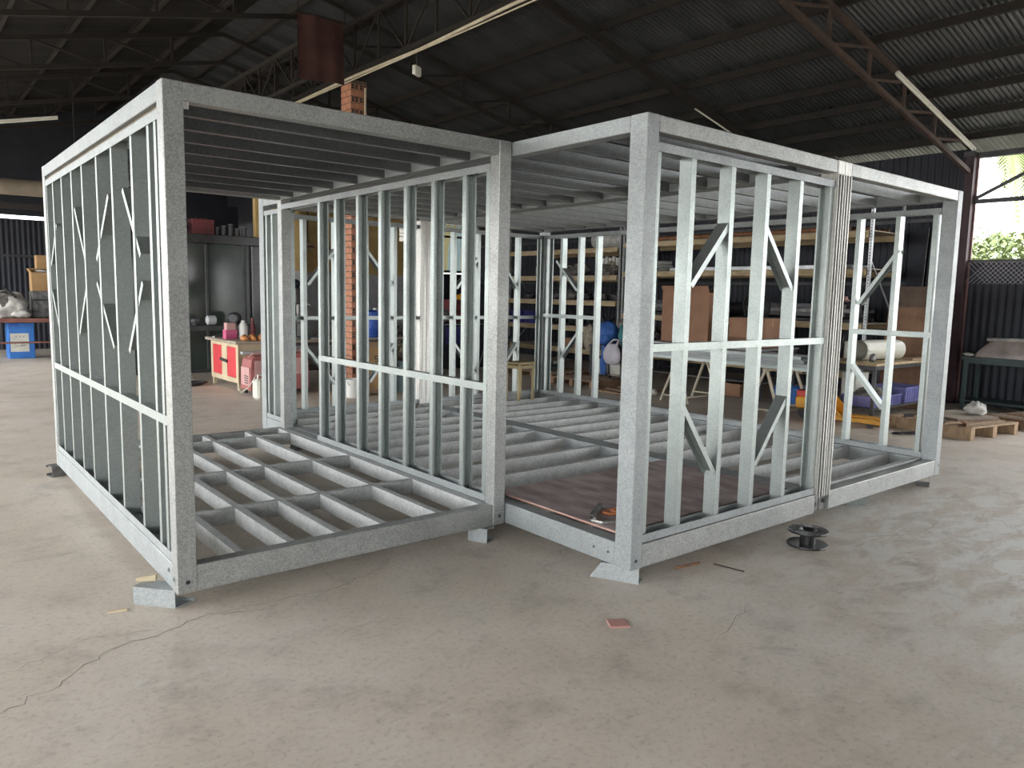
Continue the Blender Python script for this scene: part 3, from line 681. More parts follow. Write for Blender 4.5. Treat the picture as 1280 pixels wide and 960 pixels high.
# spool, tile, litter on the concrete
sp = thing('wire_spool', 'empty black plastic welding wire spool lying flat on the concrete', 'spool', (3.80,-1.37,0), .2)
MB().lathe([(.052,.012),(.052,.098)], n=24, caps=False).build('core', M['spool'], sp, smooth=True)
for z in (.0, .096):
    MB().lathe([(.05,z),(.135,z),(.137,z+.007),(.135,z+.013),(.05,z+.013),(.05,z)], n=32, caps=False).build('flange', M['spool'], sp)
for k in range(20):
    a = 2*math.pi*k/20; MB().bar((.06*math.cos(a),.06*math.sin(a),.1105),(.128*math.cos(a+.08),.128*math.sin(a+.08),.1105),.004,.004).build('rib', M['darksteel'], sp)
MB().lathe([(.03,.09),(.05,.112),(.052,.112),(.052,.09)], n=24, caps=False).build('hub_ring', M['spool'], sp)
tag(MB().rings([[(0,0,0),(.105,-.01,0),(.11,.085,0),(.01,.095,0)],[(.002,.002,.009),(.103,-.008,.009),(.107,.083,.009),(.012,.092,.009)]]).build('tile_fragment', M['tile_red'], None, (1.70,-1.48,0), -.45), 'small red-brown tile fragment on the bare concrete', 'tile')
st = [((2.66,-1.13),(2.86,-1.16),.008,'rust','thin rusty rod on the concrete beside the middle frame corner'), ((2.93,-1.22),(2.97,-1.42),.004,'bark','thin dark twig on the concrete beside the rusty rod')]
for a, b, r_, mt, lb in st:
    tag(MB().tube([(0,0,r_),(b[0]-a[0],b[1]-a[1],r_)], r_, 6).build('rod', M[mt], None, (*a,0)), lb, 'rod')
# ================================================================== generic builders
def leg_table(name, label, cat, x0, y0, x1, y1, h, top_m, leg_m, t=.035, leg=.045, shelf=None, rail=True, group=None):
    o = thing(name, label, cat, ((x0+x1)/2, (y0+y1)/2, 0), 0, group); a, b = (x1-x0)/2, (y1-y0)/2
    MB().bbox(-a,-b,h-t,a,b,h,.004).build('top', top_m, o)
    for sx in (-1,1):
        for sy in (-1,1): MB().bbox(sx*(a-leg)-leg/2, sy*(b-leg)-leg/2, 0, sx*(a-leg)+leg/2, sy*(b-leg)+leg/2, h-t, .003).build('leg', leg_m, o)
    if rail:
        for sy in (-1,1): MB().box(-a+leg*1.5, sy*(b-leg)-.012, h-t-.06, a-leg*1.5, sy*(b-leg)+.012, h-t).build('apron', leg_m, o)
        for sx in (-1,1): MB().box(sx*(a-leg)-.012, -b+leg*1.5, h-t-.06, sx*(a-leg)+.012, b-leg*1.5, h-t).build('apron', leg_m, o)
    if shelf: MB().box(-a+.02,-b+.02,shelf,a-.02,b-.02,shelf+.025).build('shelf', leg_m, o)
    return o
def carton(label, x0, y0, z0, x1, y1, z1, mt='cardboard', open_=False, name='cardboard_box', tape=True, lines=None):
    o = thing(name, label, 'box', ((x0+x1)/2, (y0+y1)/2, z0)); a, b, h = (x1-x0)/2, (y1-y0)/2, z1-z0; m_ = M[mt]
    if open_:
        t = .008; bd = MB()
        bd.box(-a,-b,0,a,b,t); bd.box(-a,-b,t,-a+t,b,h); bd.box(a-t,-b,t,a,b,h); bd.box(-a+t,-b,t,a-t,-b+t,h); bd.box(-a+t,b-t,t,a-t,b,h); bd.build('body', m_, o)
        MB().bar((-a,0,h),(-a-.05,0,h+min(.12,h*.2)),2*b*.98,.006,(1,0,.4)).build('flap', m_, o)
        MB().bar((0,b,h),(0,b+.06,h+.10),2*a*.96,.006,(0,1,-.4)).build('flap', m_, o)
        MB().bar((a,0,h),(a+.08,0,h+.06),2*b*.96,.006,(1,0,-.4)).build('flap', m_, o)
    else:
        MB().bbox(-a,-b,0,a,b,h,.004).build('body', m_, o)
        MB().box(-.025,-b-.0006,h*.72,.025,b+.0006,h+.0008).build('tape', M['tape'], o) if tape else None
    return o
def crate(label, x0, y0, z0, x1, y1, z1, mt, group=None, rz=0):
    o = thing('plastic_crate', label, 'crate', ((x0+x1)/2,(y0+y1)/2,z0), rz, group); a, b, h = (x1-x0)/2, (y1-y0)/2, z1-z0; t = .008; bd = MB()
    bd.box(-a,-b,0,a,b,t); bd.box(-a,-b,t,-a+t,b,h); bd.box(a-t,-b,t,a,b,h); bd.box(-a+t,-b,t,a-t,-b+t,h); bd.box(-a+t,b-t,t,a-t,b,h); bd.build('body', M[mt], o)
    rm = MB(); e = .014
    rm.box(-a-e,-b-e,h-.025,a+e,-b,h); rm.box(-a-e,b,h-.025,a+e,b+e,h); rm.box(-a-e,-b,h-.025,-a,b,h); rm.box(a,-b,h-.025,a+e,b,h); rm.build('rim', M[mt], o)
    n = max(2, int(2*b/.07))
    for k in range(n+1):
        y = -b + 2*b*k/n; MB().box(-a-.01, y-.005, .01, -a-.0005, y+.005, h-.026).build('rib', M[mt], o)
    n = max(2, int(2*a/.07))
    for k in range(n+1):
        x = -a + 2*a*k/n; MB().box(x-.005, -b-.01, .01, x+.005, -b-.0005, h-.026).build('rib', M[mt], o)
    return o
def heap(name, label, cat, c, r, mt, seed=0, rough=.18, extra=None, group=None):
    """soft bundle resting on z = c.z"""
    o = thing(name, label, cat, c, 0, group)
    MB().blob((0,0,r[2]*.92), r[0], r[1], r[2], 22, 14, rough, seed, zmin=0).build('bundle', M[mt], o, smooth=True)
    if extra:
        for (dx,dy,dz,rx,ry,rz_,m2) in extra: MB().blob((dx,dy,dz), rx, ry, rz_, 16, 10, rough*1.2, seed+int(dx*100)+7, zmin=0).build('fold', M[m2], o, smooth=True)
    return o

# ================================================================== brick column with conduit and longitudinal truss
colm = thing('brick_column', 'tall hollow-brick column rising behind the left frame to the roof truss', 'column', (5.05, 7.72, 0))
MB().box(-.135,-.16,0,.135,.16,5.06).build('mortar', M['mortar'], colm)
def brick_mesh(lx, ly, lz, holes):
    mb = MB(); mb.bbox(-lx/2,-ly/2,0,lx/2,ly/2,lz,.004); me = mb.mesh('brick'); me.materials.append(M['brick']); me.materials.append(M['black'])
    if holes:
        h = MB(); h.v = list(mb.v); h.f = list(mb.f); nb = len(h.f)
        for s in (-1, 1):
            for ix in (-1, 1):
                for iz in (0, 1):
                    cx = ix*lx*.23; z = lz*(.10+.44*iz); yy = s*(ly/2+.0008)
                    h.box(cx-lx*.17, yy-.0007, z, cx+lx*.17, yy+.0007, z+lz*.36)
        me = h.mesh('brick'); me.materials.append(M['brick']); me.materials.append(M['black'])
        for i, p in enumerate(me.polygons): p.material_index = 1 if i >= nb else 0
    return me
b_end = brick_mesh(.142, .345, .088, True); b_side = brick_mesh(.29, .168, .088, False)
for k in range(50):
    z = .004 + k*.101
    if k % 2: 
        for s in (-1,1): link('brick', b_end, colm, (s*.074+random.uniform(-.003,.003), random.uniform(-.003,.003), z))
    else:
        for s in (-1,1): link('brick', b_side, colm, (random.uniform(-.003,.003), s*.0875, z))
MB().bbox(-.15,-.165,5.06,.15,.165,5.10,.004).build('cap', M['mortar'], colm)
pp_ = thing('conduit_pipe', 'vertical pale conduit with junction box fixed to the brick column', 'pipe', (5.15, 7.522, 0))
MB().tube([(0,0,1.5),(0,0,5.0)], .016, 8).build('pipe', M['conduit'], pp_)
MB().bbox(-.16,-.035,1.40,.03,.02,1.5,.006).build('junction_box', M['white_plastic'], pp_)
for z in (2.2,3.2,4.2): MB().box(-.025,-.018,z,.025,.02,z+.02).build('clip', M['darksteel'], pp_)

lt = thing('ridge_truss', 'dark longitudinal lattice girder with crossed bracing resting on the brick column', 'roof truss', (5.0, 0, 0))
td = M['truss_dark']
MB().bar((0,RY0+.5,5.22),(0,19.4,5.22),.07,.07).build('bottom_chord', td, lt); MB().bar((0,RY0+.5,6.0),(0,19.4,6.0),.06,.06).build('top_chord', td, lt)
y = -6.0; k = 0
while y < 19:
    MB().bar((0,y,5.22),(0,y,6.0),.035,.035,(0,1,0)).build('web_post', td, lt)
    MB().bar((0,y,5.22 if k % 2 else 6.0),(0,min(y+.8,19.3),6.0 if k % 2 else 5.22),.028,.028).build('web_diagonal', td, lt); y += .8; k += 1
MB().box(-.04,7.6,5.101,.04,7.85,5.184).build('bearing_plate', td, lt)
l2 = thing('side_truss', 'dark longitudinal lattice girder with fanned bracing hung beneath the ridge', 'roof truss', (4.2, 0, 0))
MB().bar((0,7.4,5.58),(0,19.4,5.58),.07,.07).build('top_chord', td, l2); MB().bar((0,7.4,4.98),(0,19.4,4.98),.05,.05).build('bottom_chord', td, l2)
y = 7.5; k = 0
while y < 19:
    MB().bar((0,y,4.98),(0,y,5.58),.03,.03,(0,1,0)).build('web_post', td, l2)
    MB().bar((0,y,4.98 if k % 2 else 5.58),(0,min(y+.7,19.3),5.58 if k % 2 else 4.98),.025,.025).build('web_diagonal', td, l2); y += .7; k += 1
for y in (7.62, 10.8, 14.0, 17.2): MB().bar((0,y,5.6),(0,y,5.84),.03,.03,(0,1,0)).build('hanger', td, l2)
cb = thing('cable_conduit', 'pale double conduit running along the girder over the frames', 'pipe', (4.92, 0, 5.13))
MB().tube([(0,-2,.03),(0,3.5,.02),(0,5.5,-.03),(0,7.4,.0),(0,9.6,-.02),(0,14,.02)], .022, 8).build('pipe', M['conduit'], cb)
MB().tube([(-.04,-2,-.05),(-.04,4.5,-.07),(-.04,7.4,-.07),(-.04,14,-.06)], .010, 6).build('pipe', M['conduit'], cb)
fl = thing('flood_light', 'small pale flood light hanging below the roof conduit', 'light', (5.0, 5.70, 4.80), .5)
MB().bbox(-.09,-.03,0,.09,.03,.13,.01).build('body', M['tube_white'], fl)
MB().bar((0,0,.13),(0,0,.383),.02,.01,(0,1,0)).build('bracket', M['darksteel'], fl)
rs = thing('hanging_sheet', 'dark red-brown sheet hanging from the roof beside the brick column', 'sheet', (3.78, 7.0, 4.80))
def wav(i, j): return (.74*i, .02*math.sin(6*i+2*j)+.015*math.sin(14*i), .92*j + .03*i*(1-j))
mb = MB(); mb.sheet(wav, 20, 10); mb.sheet(lambda i, j: tuple(Vector(wav(1-i, j))+Vector((0,.012,0))), 20, 10); mb.build('sheet', M['red_sheet'], rs, smooth=True)
MB().bar((-.03,0,.93),(.78,0,.93),.03,.03).build('hanger_bar', M['truss_dark'], rs)
for x in (.0,.74): MB().bar((x,0,.93),(x,0,1.42),.012,.012,(0,1,0)).build('hanger', M['truss_dark'], rs)

# ================================================================== far left corner
t_ = leg_table('work_table', 'red-brown steel work table loaded with scrap at the far left wall', 'table', .25,16.35,2.15,17.25,.93,M['redbrown_steel'],M['redbrown_steel'],shelf=None)
MB().box(-.8,-.42,.36,.8,-.39,.40).build('lower_rail', M['redbrown_steel'], t_)
bc = thing('steel_cabinet', 'bright blue metal cabinet with a paper notice under the scrap table', 'cabinet', (1.22,16.85,0))
MB().bbox(-.26,-.25,.0,.26,.25,.82,.01).build('body', M['blue_paint'], bc)
MB().bbox(-.25,-.262,.02,.25,-.2505,.70,.004).build('door', M['blue_paint'], bc); MB().box(-.24,-.275,.74,-.08,-.2505,.80).build('handle', M['blue_plastic'], bc)
MB().box(-.22,-.266,.16,.14,-.2625,.58).build('notice', M['paper'], bc)
for k, (x, z, l) in enumerate(((-.12,.49,.05),(-.04,.49,.05),(.03,.49,.05),(-.13,.33,.04),(-.07,.35,.06),(.0,.32,.05))): MB().bar((x,-.2668,z),(x+l*.5,-.2668,z+.035),.012,.001,(0,1,0)).build('ink_mark', M['ink'], bc)
for k in range(2): MB().bar((-.14+.05*k,-.2668,.28),(.08,-.2668,.30+.02*k),.008,.001,(0,1,0)).build('ink_mark', M['ink'], bc)
heap('machine_heap', 'grey film-wrapped engine block with black lever on the far left table', 'machine', (1.05,16.70,.93), (.36,.28,.30), 'film', 3, .22, [(.20,-.1,.10,.18,.16,.12,'machine_grey'),(-.12,-.1,.42,.22,.2,.16,'grey_heap'),(.18,-.22,.1,.18,.12,.1,'film')])
lv_ = thing('lever_handle', 'black curved lever lying across the wrapped engine block', 'lever', (1.0,16.38,1.45)); MB().tube([(-.10,0,.2),(.02,.02,.08),(.14,.02,-.06)], .02, 8).build('rod', M['black'], lv_)
gcr = thing('metal_case', 'grey metal case under two cardboard boxes on the far left table', 'case', (1.76,16.98,.93)); MB().bbox(-.28,-.24,0,.28,.24,.62,.02).build('body', M['machine_grey'], gcr); MB().box(-.26,-.245,.4,.26,-.2405,.43).build('lid_seam', M['black'], gcr)
carton('open tan cardboard box on a grey metal case at the far left', 1.50,16.78,1.55,2.02,17.18,1.98,'cardboard_tan',True)
carton('small tan cardboard box stacked topmost at the far left', 1.62,16.82,2.06,2.0,17.14,2.38,'cardboard_tan')
bs = thing('cement_sack', 'flattened pale sack between the two tan boxes at the far left', 'sack', (1.78,16.98,1.981)); MB().blob((0,0,.035),.20,.15,.04,16,8,.15,5,zmin=0).build('sack', M['paper'], bs, smooth=True)
dk = thing('ventilation_duct', 'large tan round duct slung under the roof at the far left', 'duct', (0, 15.0, 3.66))
MB().tube([(-3.6,0,0),(3.2,0,.06)], .17, 16).build('pipe', M['duct'], dk, smooth=True, sharp=50)
for x in (-1.2,.4,2.2): MB().lathe([(.175,x-.02),(.175,x+.02)],(0,0,.035),16,'x').build('band', M['darksteel'], dk); MB().bar((x,0,.2),(x,0,zr(x)-3.66+.1),.02,.02,(0,1,0)).build('hanger', M['darksteel'], dk)
bm = thing('cross_beam', 'dark steel beam below the tan duct at the far left', 'beam', (0,15.3,3.28)); MB().bbox(-5.2,-.06,0,3.2,.06,.12,.004).build('beam', M['truss_dark'], bm)
for x in (-3.0,2.9): MB().bbox(x-.06,-.06,-3.28,x+.06,.06,0,.004).build('beam_post', M['truss_dark'], bm)

# ================================================================== seen through the left frame
rc = thing('workbench_cabinet', 'cream workbench cabinet with two bright red doors and cluttered top', 'cabinet', (3.36, 8.60, 0))
MB().box(.02,.03,.12,.62,1.34,.78).build('body', M['cream_paint'], rc)
fr = MB(); fr.box(0,.0,.12,.0195,1.37,.20); fr.box(0,0,.72,.0195,1.37,.78); fr.box(0,0,.20,.0195,.10,.72); fr.box(0,.54,.20,.0195,.80,.72); fr.box(0,1.27,.20,.0195,1.37,.72); fr.build('face_frame', M['cream_paint'], rc)
for a, b in ((.10,.54),(.80,1.27)):
    d = MB().bbox(.004,a+.004,.204,.018,b-.004,.716,.003).build('door', M['red_paint'], rc)
MB().bar((-.012,.50,.46),(-.012,.86,.48),.05,.02,(1,0,0)).build('latch', M['black'], rc)
MB().bbox(-.06,-.08,.78,.75,1.50,.83,.006).build('worktop', M['wood_grey'], rc)
for y in (.05,1.30):
    for x in (.04,.58): MB().box(x-.03,y-.03,0,x+.03,y+.03,.12).build('leg', M['cream_paint'], rc)
MB().box(.04,-.10,.62,.62,.028,.66).build('drawer_lip', M['white_plaster'], rc)
rr = random.Random(2)
for k in range(8):
    o = thing('orange_lump', 'shiny orange-brown lump in a small heap on the red-doored workbench', 'lump', (3.50+.135*(k%4)+.03*(k//4), 8.64+.13*(k//4), .83), 1.2+rr.uniform(-.3,.3), 'orange lumps on the workbench')
    MB().blob((0,0,.04),.060,.055,.045+.012*(k%3),14,9,.2,k,zmin=0).build('body', M['bread'], o, smooth=True); MB().tube([(.04,0,.045),(.062,.004,.05)],.010,6).build('tip', M['bread'], o)
pb_ = thing('plastic_carton', 'pink and white carton standing at the back of the workbench', 'box', (3.46,9.25,.83)); MB().bbox(-.10,-.08,0,.10,.08,.16,.006).build('lower', M['pink_plastic'], pb_); MB().bbox(-.08,-.07,.16,.08,.07,.28,.006).build('upper', M['pink_light'], pb_)
wb = thing('plastic_bottle', 'tall white plastic bottle standing on the workbench', 'bottle', (3.68,9.22,.83)); MB().lathe([(.075,0),(.08,.02),(.08,.22),(.05,.27),(.03,.29)],n=16).build('body', M['white_plastic'], wb, smooth=True, sharp=50); MB().lathe([(.032,.29),(.032,.32)],n=12).build('cap', M['white_plastic'], wb)
mbt = thing('glass_bottle', 'dark maroon bottle beside the white bottle on the workbench', 'bottle', (3.84,9.20,.83)); MB().lathe([(.05,0),(.05,.2),(.03,.25),(.022,.33)],n=14).build('body', M['maroon_paint'], mbt, smooth=True, sharp=50); MB().lathe([(.026,.33),(.026,.36)],n=12).build('cap', M['maroon_paint'], mbt)
for k, (x, y, l, rz, lb) in enumerate(((3.34,9.75,.45,.9,'flat steel bar lying across the far end of the workbench'),(3.55,9.55,.22,.2,'short grey tool lying on the workbench top'))):
    o = thing('metal_tool', lb, 'tool', (x,y,.83), rz); MB().bbox(0,-.02,0,l,.02,.025,.004).build('bar', M['bar_light'], o); MB().blob((l,0,.02),.04,.03,.02,10,6,.1,k,zmin=0).build('head', M['bar_dark'], o)
# generator / compressor with pink covers
def machine_box(label, x, y, w_, d, h, name='generator', rz=0):
    g = thing(name, label, 'machine', (x,y,0), rz)
    mb = MB(); a = w_/2; b = d/2
    mb.rings([[( -a,-b,.08),(a,-b,.08),(a,b,.08),(-a,b,.08)],[(-a,-b,h*.55),(a,-b,h*.55),(a,b,h*.55),(-a,b,h*.55)],[(-a*.9,-b*.85,h*.92),(a*.95,-b*.9,h*.95),(a*.95,b*.9,h*.95),(-a*.9,b*.85,h*.92)],[(-a*.7,-b*.7,h),(a*.8,-b*.75,h),(a*.8,b*.75,h),(-a*.7,b*.7,h)]])
    mb.build('housing', M['pink_machine'], g)
    MB().bbox(-a-.012,-b*.8,h*.25,-a-.001,b*.8,h*.72,.004).build('side_cover', M['pink_light'], g)
    for k in range(4): MB().box(-a-.016,-b*.6,h*(.30+.06*k),-a-.0125,b*.1,h*(.325+.06*k)).build('vent_slot', M['black'], g)
    MB().bbox(-a*.8,-b-.012,h*.5,a*.85,-b-.001,h*.9,.004).build('front_panel', M['pink_light'], g)
    MB().tube([(-a*.8,0,h*.97),(-a*.6,0,h*1.06),(a*.6,0,h*1.06),(a*.8,0,h*.97)],.018,8).build('handle', M['pink_light'], g)
    for sx in (-1,1):
        for sy in (-1,1): MB().lathe([(.03,0),(.035,.06),(.03,.08)],(sx*a*.8,sy*b*.8,0),10).build('foot', M['black'], g)
    return g
machine_box('dusty pink-red generator on the floor in front of the red-doored cabinet', 3.62,8.12,.62,.45,.62)
machine_box('small red pump unit standing beside the doorway post', 4.12,8.0,.26,.4,.66,'pump_unit')
jg = thing('jerrycan', 'off-white plastic jerrycan on the floor beside the pink-red generator', 'jerrycan', (3.33,7.52,0), .2)
MB().bbox(-.11,-.09,0,.11,.09,.31,.03).build('body', M['jug'], jg); MB().tube([(-.06,0,.30),(-.05,0,.37),(.05,0,.37),(.06,0,.31)],.014,8).build('handle', M['jug'], jg); MB().lathe([(.025,.31),(.028,.35)],(.08,0,0),12).build('cap', M['pink_plastic'], jg)
hs = thing('hose', 'pale thin hose sagging from the generator to the jerrycan', 'hose', (3.30,7.65,.0)); MB().tube([(.0,.02,.33),(-.03,.25,.14),(-.06,.5,.03),(-.02,.75,.10)],.009,6).build('tube', M['jug'], hs)
ch = thing('hose_coil', 'loose black hose coil on the floor left of the red-doored cabinet', 'hose', (2.85,9.75,0))
for k in range(4): MB().tube([(math.cos(a)*(.26-.02*k)+.05*k,math.sin(a)*.2,.014+.012*k) for a in [i*2*math.pi/24 for i in range(24)]],.012,6).build('loop', M['black'], ch)
# trestle and dark bench in front of the shopfront
def trestle(label, x, y, L, h, spread, mt, rz=0, group=None, r=.016):
    o = thing('saw_horse', label, 'trestle', (x,y,0), rz, group)
    MB().bbox(-L/2,-.03,h-.04,L/2,.03,h,.004).build('top_rail', mt, o)
    for sx in (-1,1):
        for sy in (-1,1): MB().bar((sx*(L/2-.05),sy*.02,h-.04),(sx*(L/2-.01),sy*spread/2,0),2*r,2*r).build('leg', mt, o)
        MB().bar((sx*(L/2-.02),-spread*.44,.10),(sx*(L/2-.02),spread*.44,.10),1.5*r,1.5*r).build('tie', mt, o)
    MB().bar((-L/2+.02,-spread*.44,.10),(L/2-.02,-spread*.44,.10),1.5*r,1.5*r).build('stretcher', mt, o)
    return o
trestle('dark timber trestle standing left of the red-doored cabinet', 2.85,10.50,.8,.86,.55,M['wood_grey'],1.2,r=.03)
db = leg_table('steel_bench', 'dark steel bench in front of the black-framed glass front', 'bench', 3.2,10.95,4.6,11.6,.98,M['darksteel'],M['darksteel'])
for k,(x,y,s) in enumerate(((3.75,11.15,.09),(4.25,11.3,.12),(3.5,11.3,.07))):
    o = thing('motor', 'small dark motor on the bench by the glass front', 'motor', (x,y,.98), k, 'motors on the dark bench'); MB().lathe([(s*.7,-s),(s,-s*.8),(s,s*.8),(s*.7,s)],(0,0,s+.01),14,'x').build('barrel', M['bar_dark'] if k else M['white_plaster'], o); MB().box(-s*.7,-s*.6,0,s*.7,s*.6,.02).build('foot', M['darksteel'], o)
# loft items
o = thing('tool_box', 'dull red tool box stored on the loft above the glass front', 'box', (3.92,12.15,2.78)); MB().bbox(-.22,-.14,0,.22,.14,.26,.01).build('body', M['maroon_paint'], o); MB().bbox(-.225,-.145,.20,.225,.145,.30,.01).build('lid', M['maroon_paint'], o); MB().tube([(-.1,0,.30),(-.1,0,.36),(.1,0,.36),(.1,0,.30)],.012,6).build('handle', M['black'], o)
heap('cloth_bundle', 'blue and violet bundle stored on the loft above the glass front', 'bundle', (3.46,12.15,2.78), (.18,.16,.14), 'violet_plastic', 8, .2, [(.02,-.06,.12,.08,.08,.1,'pink_light')])
for k in range(5):
    o = thing('storage_tin', 'dark tin in a row on the loft above the glass front', 'tin', (4.22+.14*k,12.12,2.78), 0, 'tins on the loft'); MB().lathe([(.055,0),(.055,.14+.04*(k%3)),(.05,.15+.04*(k%3))],n=14).build('body', M['bar_dark'], o); MB().lathe([(.057,.15+.04*(k%3)),(.057,.165+.04*(k%3))],n=14).build('lid', M['machine_grey'], o)
# dark cabinets inside the office
o = thing('display_cabinet', 'dark cabinet standing inside the office behind the glass', 'cabinet', (3.9,13.6,0)); MB().bbox(-.7,-.3,0,.7,.3,1.35,.01).build('body', M['wall_dark'], o); MB().box(-.68,-.306,.1,-.01,-.3005,1.3).build('door', M['darksteel'], o); MB().box(.01,-.306,.1,.68,-.3005,1.3).build('door', M['darksteel'], o)

# ================================================================== seen through the stud wall
leg_table('work_bench', 'grey cluttered steel bench between the doorway post and the brick column', 'bench', 4.20,8.45,5.15,9.2,.83,M['wood_grey'],M['darksteel'],shelf=.3)
dp = thing('drill_press', 'dark bench drill with a pale quill lever behind the doorway post', 'machine', (4.46,8.8,.83))
MB().bbox(-.14,-.12,0,.14,.12,.05,.008).build('base', M['machine_grey'], dp); MB().tube([(0,.04,.05),(0,.04,.85)],.035,12).build('column', M['bar_dark'], dp)
MB().bbox(-.10,-.20,.62,.10,.16,.92,.03).build('head', M['bar_dark'], dp); MB().lathe([(.02,.40),(.04,.46),(.04,.62)],(0,-.14,0),12).build('quill', M['machine_grey'], dp); MB().bbox(-.13,-.22,.28,.13,.06,.31,.01).build('table', M['machine_grey'], dp)
MB().tube([(.1,-.1,.68),(.22,-.14,.60)],.012,6).build('lever', M['white_plastic'], dp); MB().blob((0,.05,.98),.12,.14,.08,12,8,.05,3).build('motor_cover', M['wall_dark'], dp, smooth=True)
rr = random.Random(9)
for k in range(6):
    x, y = 4.72+.17*(k%3), 8.55+.28*(k//3); s = rr.uniform(.035,.05)
    o = thing('scrap_part', 'small grimy machine part in the clutter on the grey bench', 'machine part', (x,y,.83), rr.uniform(-.3,.3), 'scrap parts on the grey bench')
    if k % 3: MB().bbox(-s,-s*.6,0,s,s*.6,s*.8,.006).build('body', M[('machine_grey','rust','bar_light')[k%3]], o); MB().lathe([(s*.4,s*.8),(s*.4,s*1.2)],n=10).build('boss', M['bar_dark'], o)
    else: MB().tube([(-s*2,0,.02),(s*2,.0,.02)],.018,8).build('body', M['bar_light'], o); MB().lathe([(.03,s*2),(.03,s*2+.03)],(0,0,.03),8,'x').build('nut', M['bar_dark'], o)
bk = thing('bucket', 'white plastic bucket on the floor at the foot of the brick column', 'bucket', (4.62,6.98,0))
MB().lathe([(.105,0),(.135,.27),(.145,.275),(.145,.295),(.13,.295),(.10,.02),(.0,.02)],n=20,caps=False).build('body', M['white_plastic'], bk, smooth=True, sharp=40)
MB().tube([(.145*math.cos(a),.145*math.sin(a)*.3-.12,.28-.10*math.sin(a)) for a in [i*math.pi/10 for i in range(11)]],.004,5).build('handle', M['darksteel'], bk)
wc = thing('wooden_crate', 'tall tan wooden crate with black lettering beside the brick column', 'crate', (5.13,7.20,0))
MB().bbox(-.22,-.14,.03,.22,.14,.86,.006).build('body', M['cardboard_tan'], wc)
for x0,x1,z0,z1 in ((-.225,.225,.78,.865),(-.225,.225,.025,.10),(-.225,-.16,.10,.78),(.16,.225,.10,.78)): MB().box(x0,-.152,z0,x1,-.1405,z1).build('batten', M['wood'], wc)
for x in (-.18,.18): MB().box(x-.03,-.14,0,x+.03,.14,.03).build('skid', M['wood'], wc)
def letters(par, txt, x, y, z, h, mt):
    """block letters on a face that looks toward -y"""
    S = {'S':[((0,1),(1,1)),((0,1),(0,.5)),((0,.5),(1,.5)),((1,.5),(1,0)),((0,0),(1,0))], 'A':[((0,0),(.5,1)),((.5,1),(1,0)),((.2,.4),(.8,.4))]}
    for i, c in enumerate(txt):
        mb = MB()
        for a, b in S[c]: mb.bar((x+(i*1.05+a[0]*.75)*h, y, z+a[1]*h),(x+(i*1.05+b[0]*.75)*h, y, z+b[1]*h), .0012, h*.2, (0,0,1) if a[1]==b[1] else (1,0,0))
        mb.build('letter', mt, par)
letters(wc, 'SA', -.06, -.1412, .55, .085, M['black'])
mb3 = leg_table('steel_workbench', 'dark workbench heaped with machine parts right of the brick column', 'bench', 5.75,8.9,7.5,9.7,.82,M['wood_grey'],M['darksteel'],shelf=.25)
o = thing('plastic_drum', 'blue plastic drum standing on the heaped dark workbench', 'drum', (6.15,9.1,.82)); MB().lathe([(.14,0),(.15,.03),(.15,.16),(.156,.17),(.15,.18),(.15,.36),(.156,.37),(.15,.38),(.14,.48),(.06,.53)],n=20).build('body', M['blue_plastic'], o, smooth=True, sharp=40); MB().lathe([(.04,.53),(.04,.56)],(.06,0,0),12).build('bung', M['white_plastic'], o)
for k,(x,y,s,mt) in enumerate(((6.56,9.1,.17,'grey_heap'),(6.96,9.15,.17,'machine_grey'),(6.75,9.5,.16,'grey_heap'),(7.3,9.2,.14,'machine_grey'))):
    heap('machine_part', 'greasy engine part heaped on the dark workbench', 'machine part', (x,y,.82), (s,s*.8,s*.7), mt, k+20, .3, [(s*.3,-s*.4,s*.8,s*.5,s*.4,s*.4,'bar_dark')], 'engine parts on the dark workbench')
tb = thing('drawer_unit', 'pale teal metal drawer unit right of the brick column', 'cabinet', (5.72,7.35,0)); MB().bbox(-.16,-.2,0,.16,.2,.52,.006).build('body', M['teal_box'], tb)
for k in range(3): MB().bbox(-.14,-.212,.03+.16*k,.14,-.2005,.17+.16*k,.004).build('drawer', M['teal_box'], tb)
heap('pulley_heap', 'rusty pulley and gear heap on the pale teal drawer unit', 'machine part', (5.72,7.33,.52), (.16,.15,.17), 'grey_heap', 33, .3, [(-.05,-.1,.2,.1,.08,.09,'rope')])
# ceiling fan in the bay behind
fn = thing('ceiling_fan', 'dark ceiling fan hanging in the yellow-walled bay', 'fan', (6.55,12.9,0))
MB().tube([(0,0,2.75),(0,0,3.78)],.014,8).build('rod', M['darksteel'], fn); MB().lathe([(.04,2.62),(.10,2.66),(.10,2.74),(.03,2.80)],n=16).build('motor', M['cream_paint'], fn)
for k in range(3):
    a = k*2.094+.25; MB().bar((.10*math.cos(a),.10*math.sin(a),2.69),(.62*math.cos(a),.62*math.sin(a),2.69),.11,.008).build('blade', M['maroon_paint'], fn)
MB().box(-.5,-.03,3.78,.5,.03,3.84).build('hanger_beam', M['truss_dark'], fn)
bmx = thing('lintel_beam', 'dark beam across the yellow-walled bay carrying the ceiling fan', 'beam', (5.9,12.75,3.84)); MB().bbox(0,0,0,4.4,.3,.14,.006).build('beam', M['truss_dark'], bmx); MB().bbox(4.25,.05,-3.84,4.4,.25,0,.006).build('prop', M['truss_dark'], bmx)
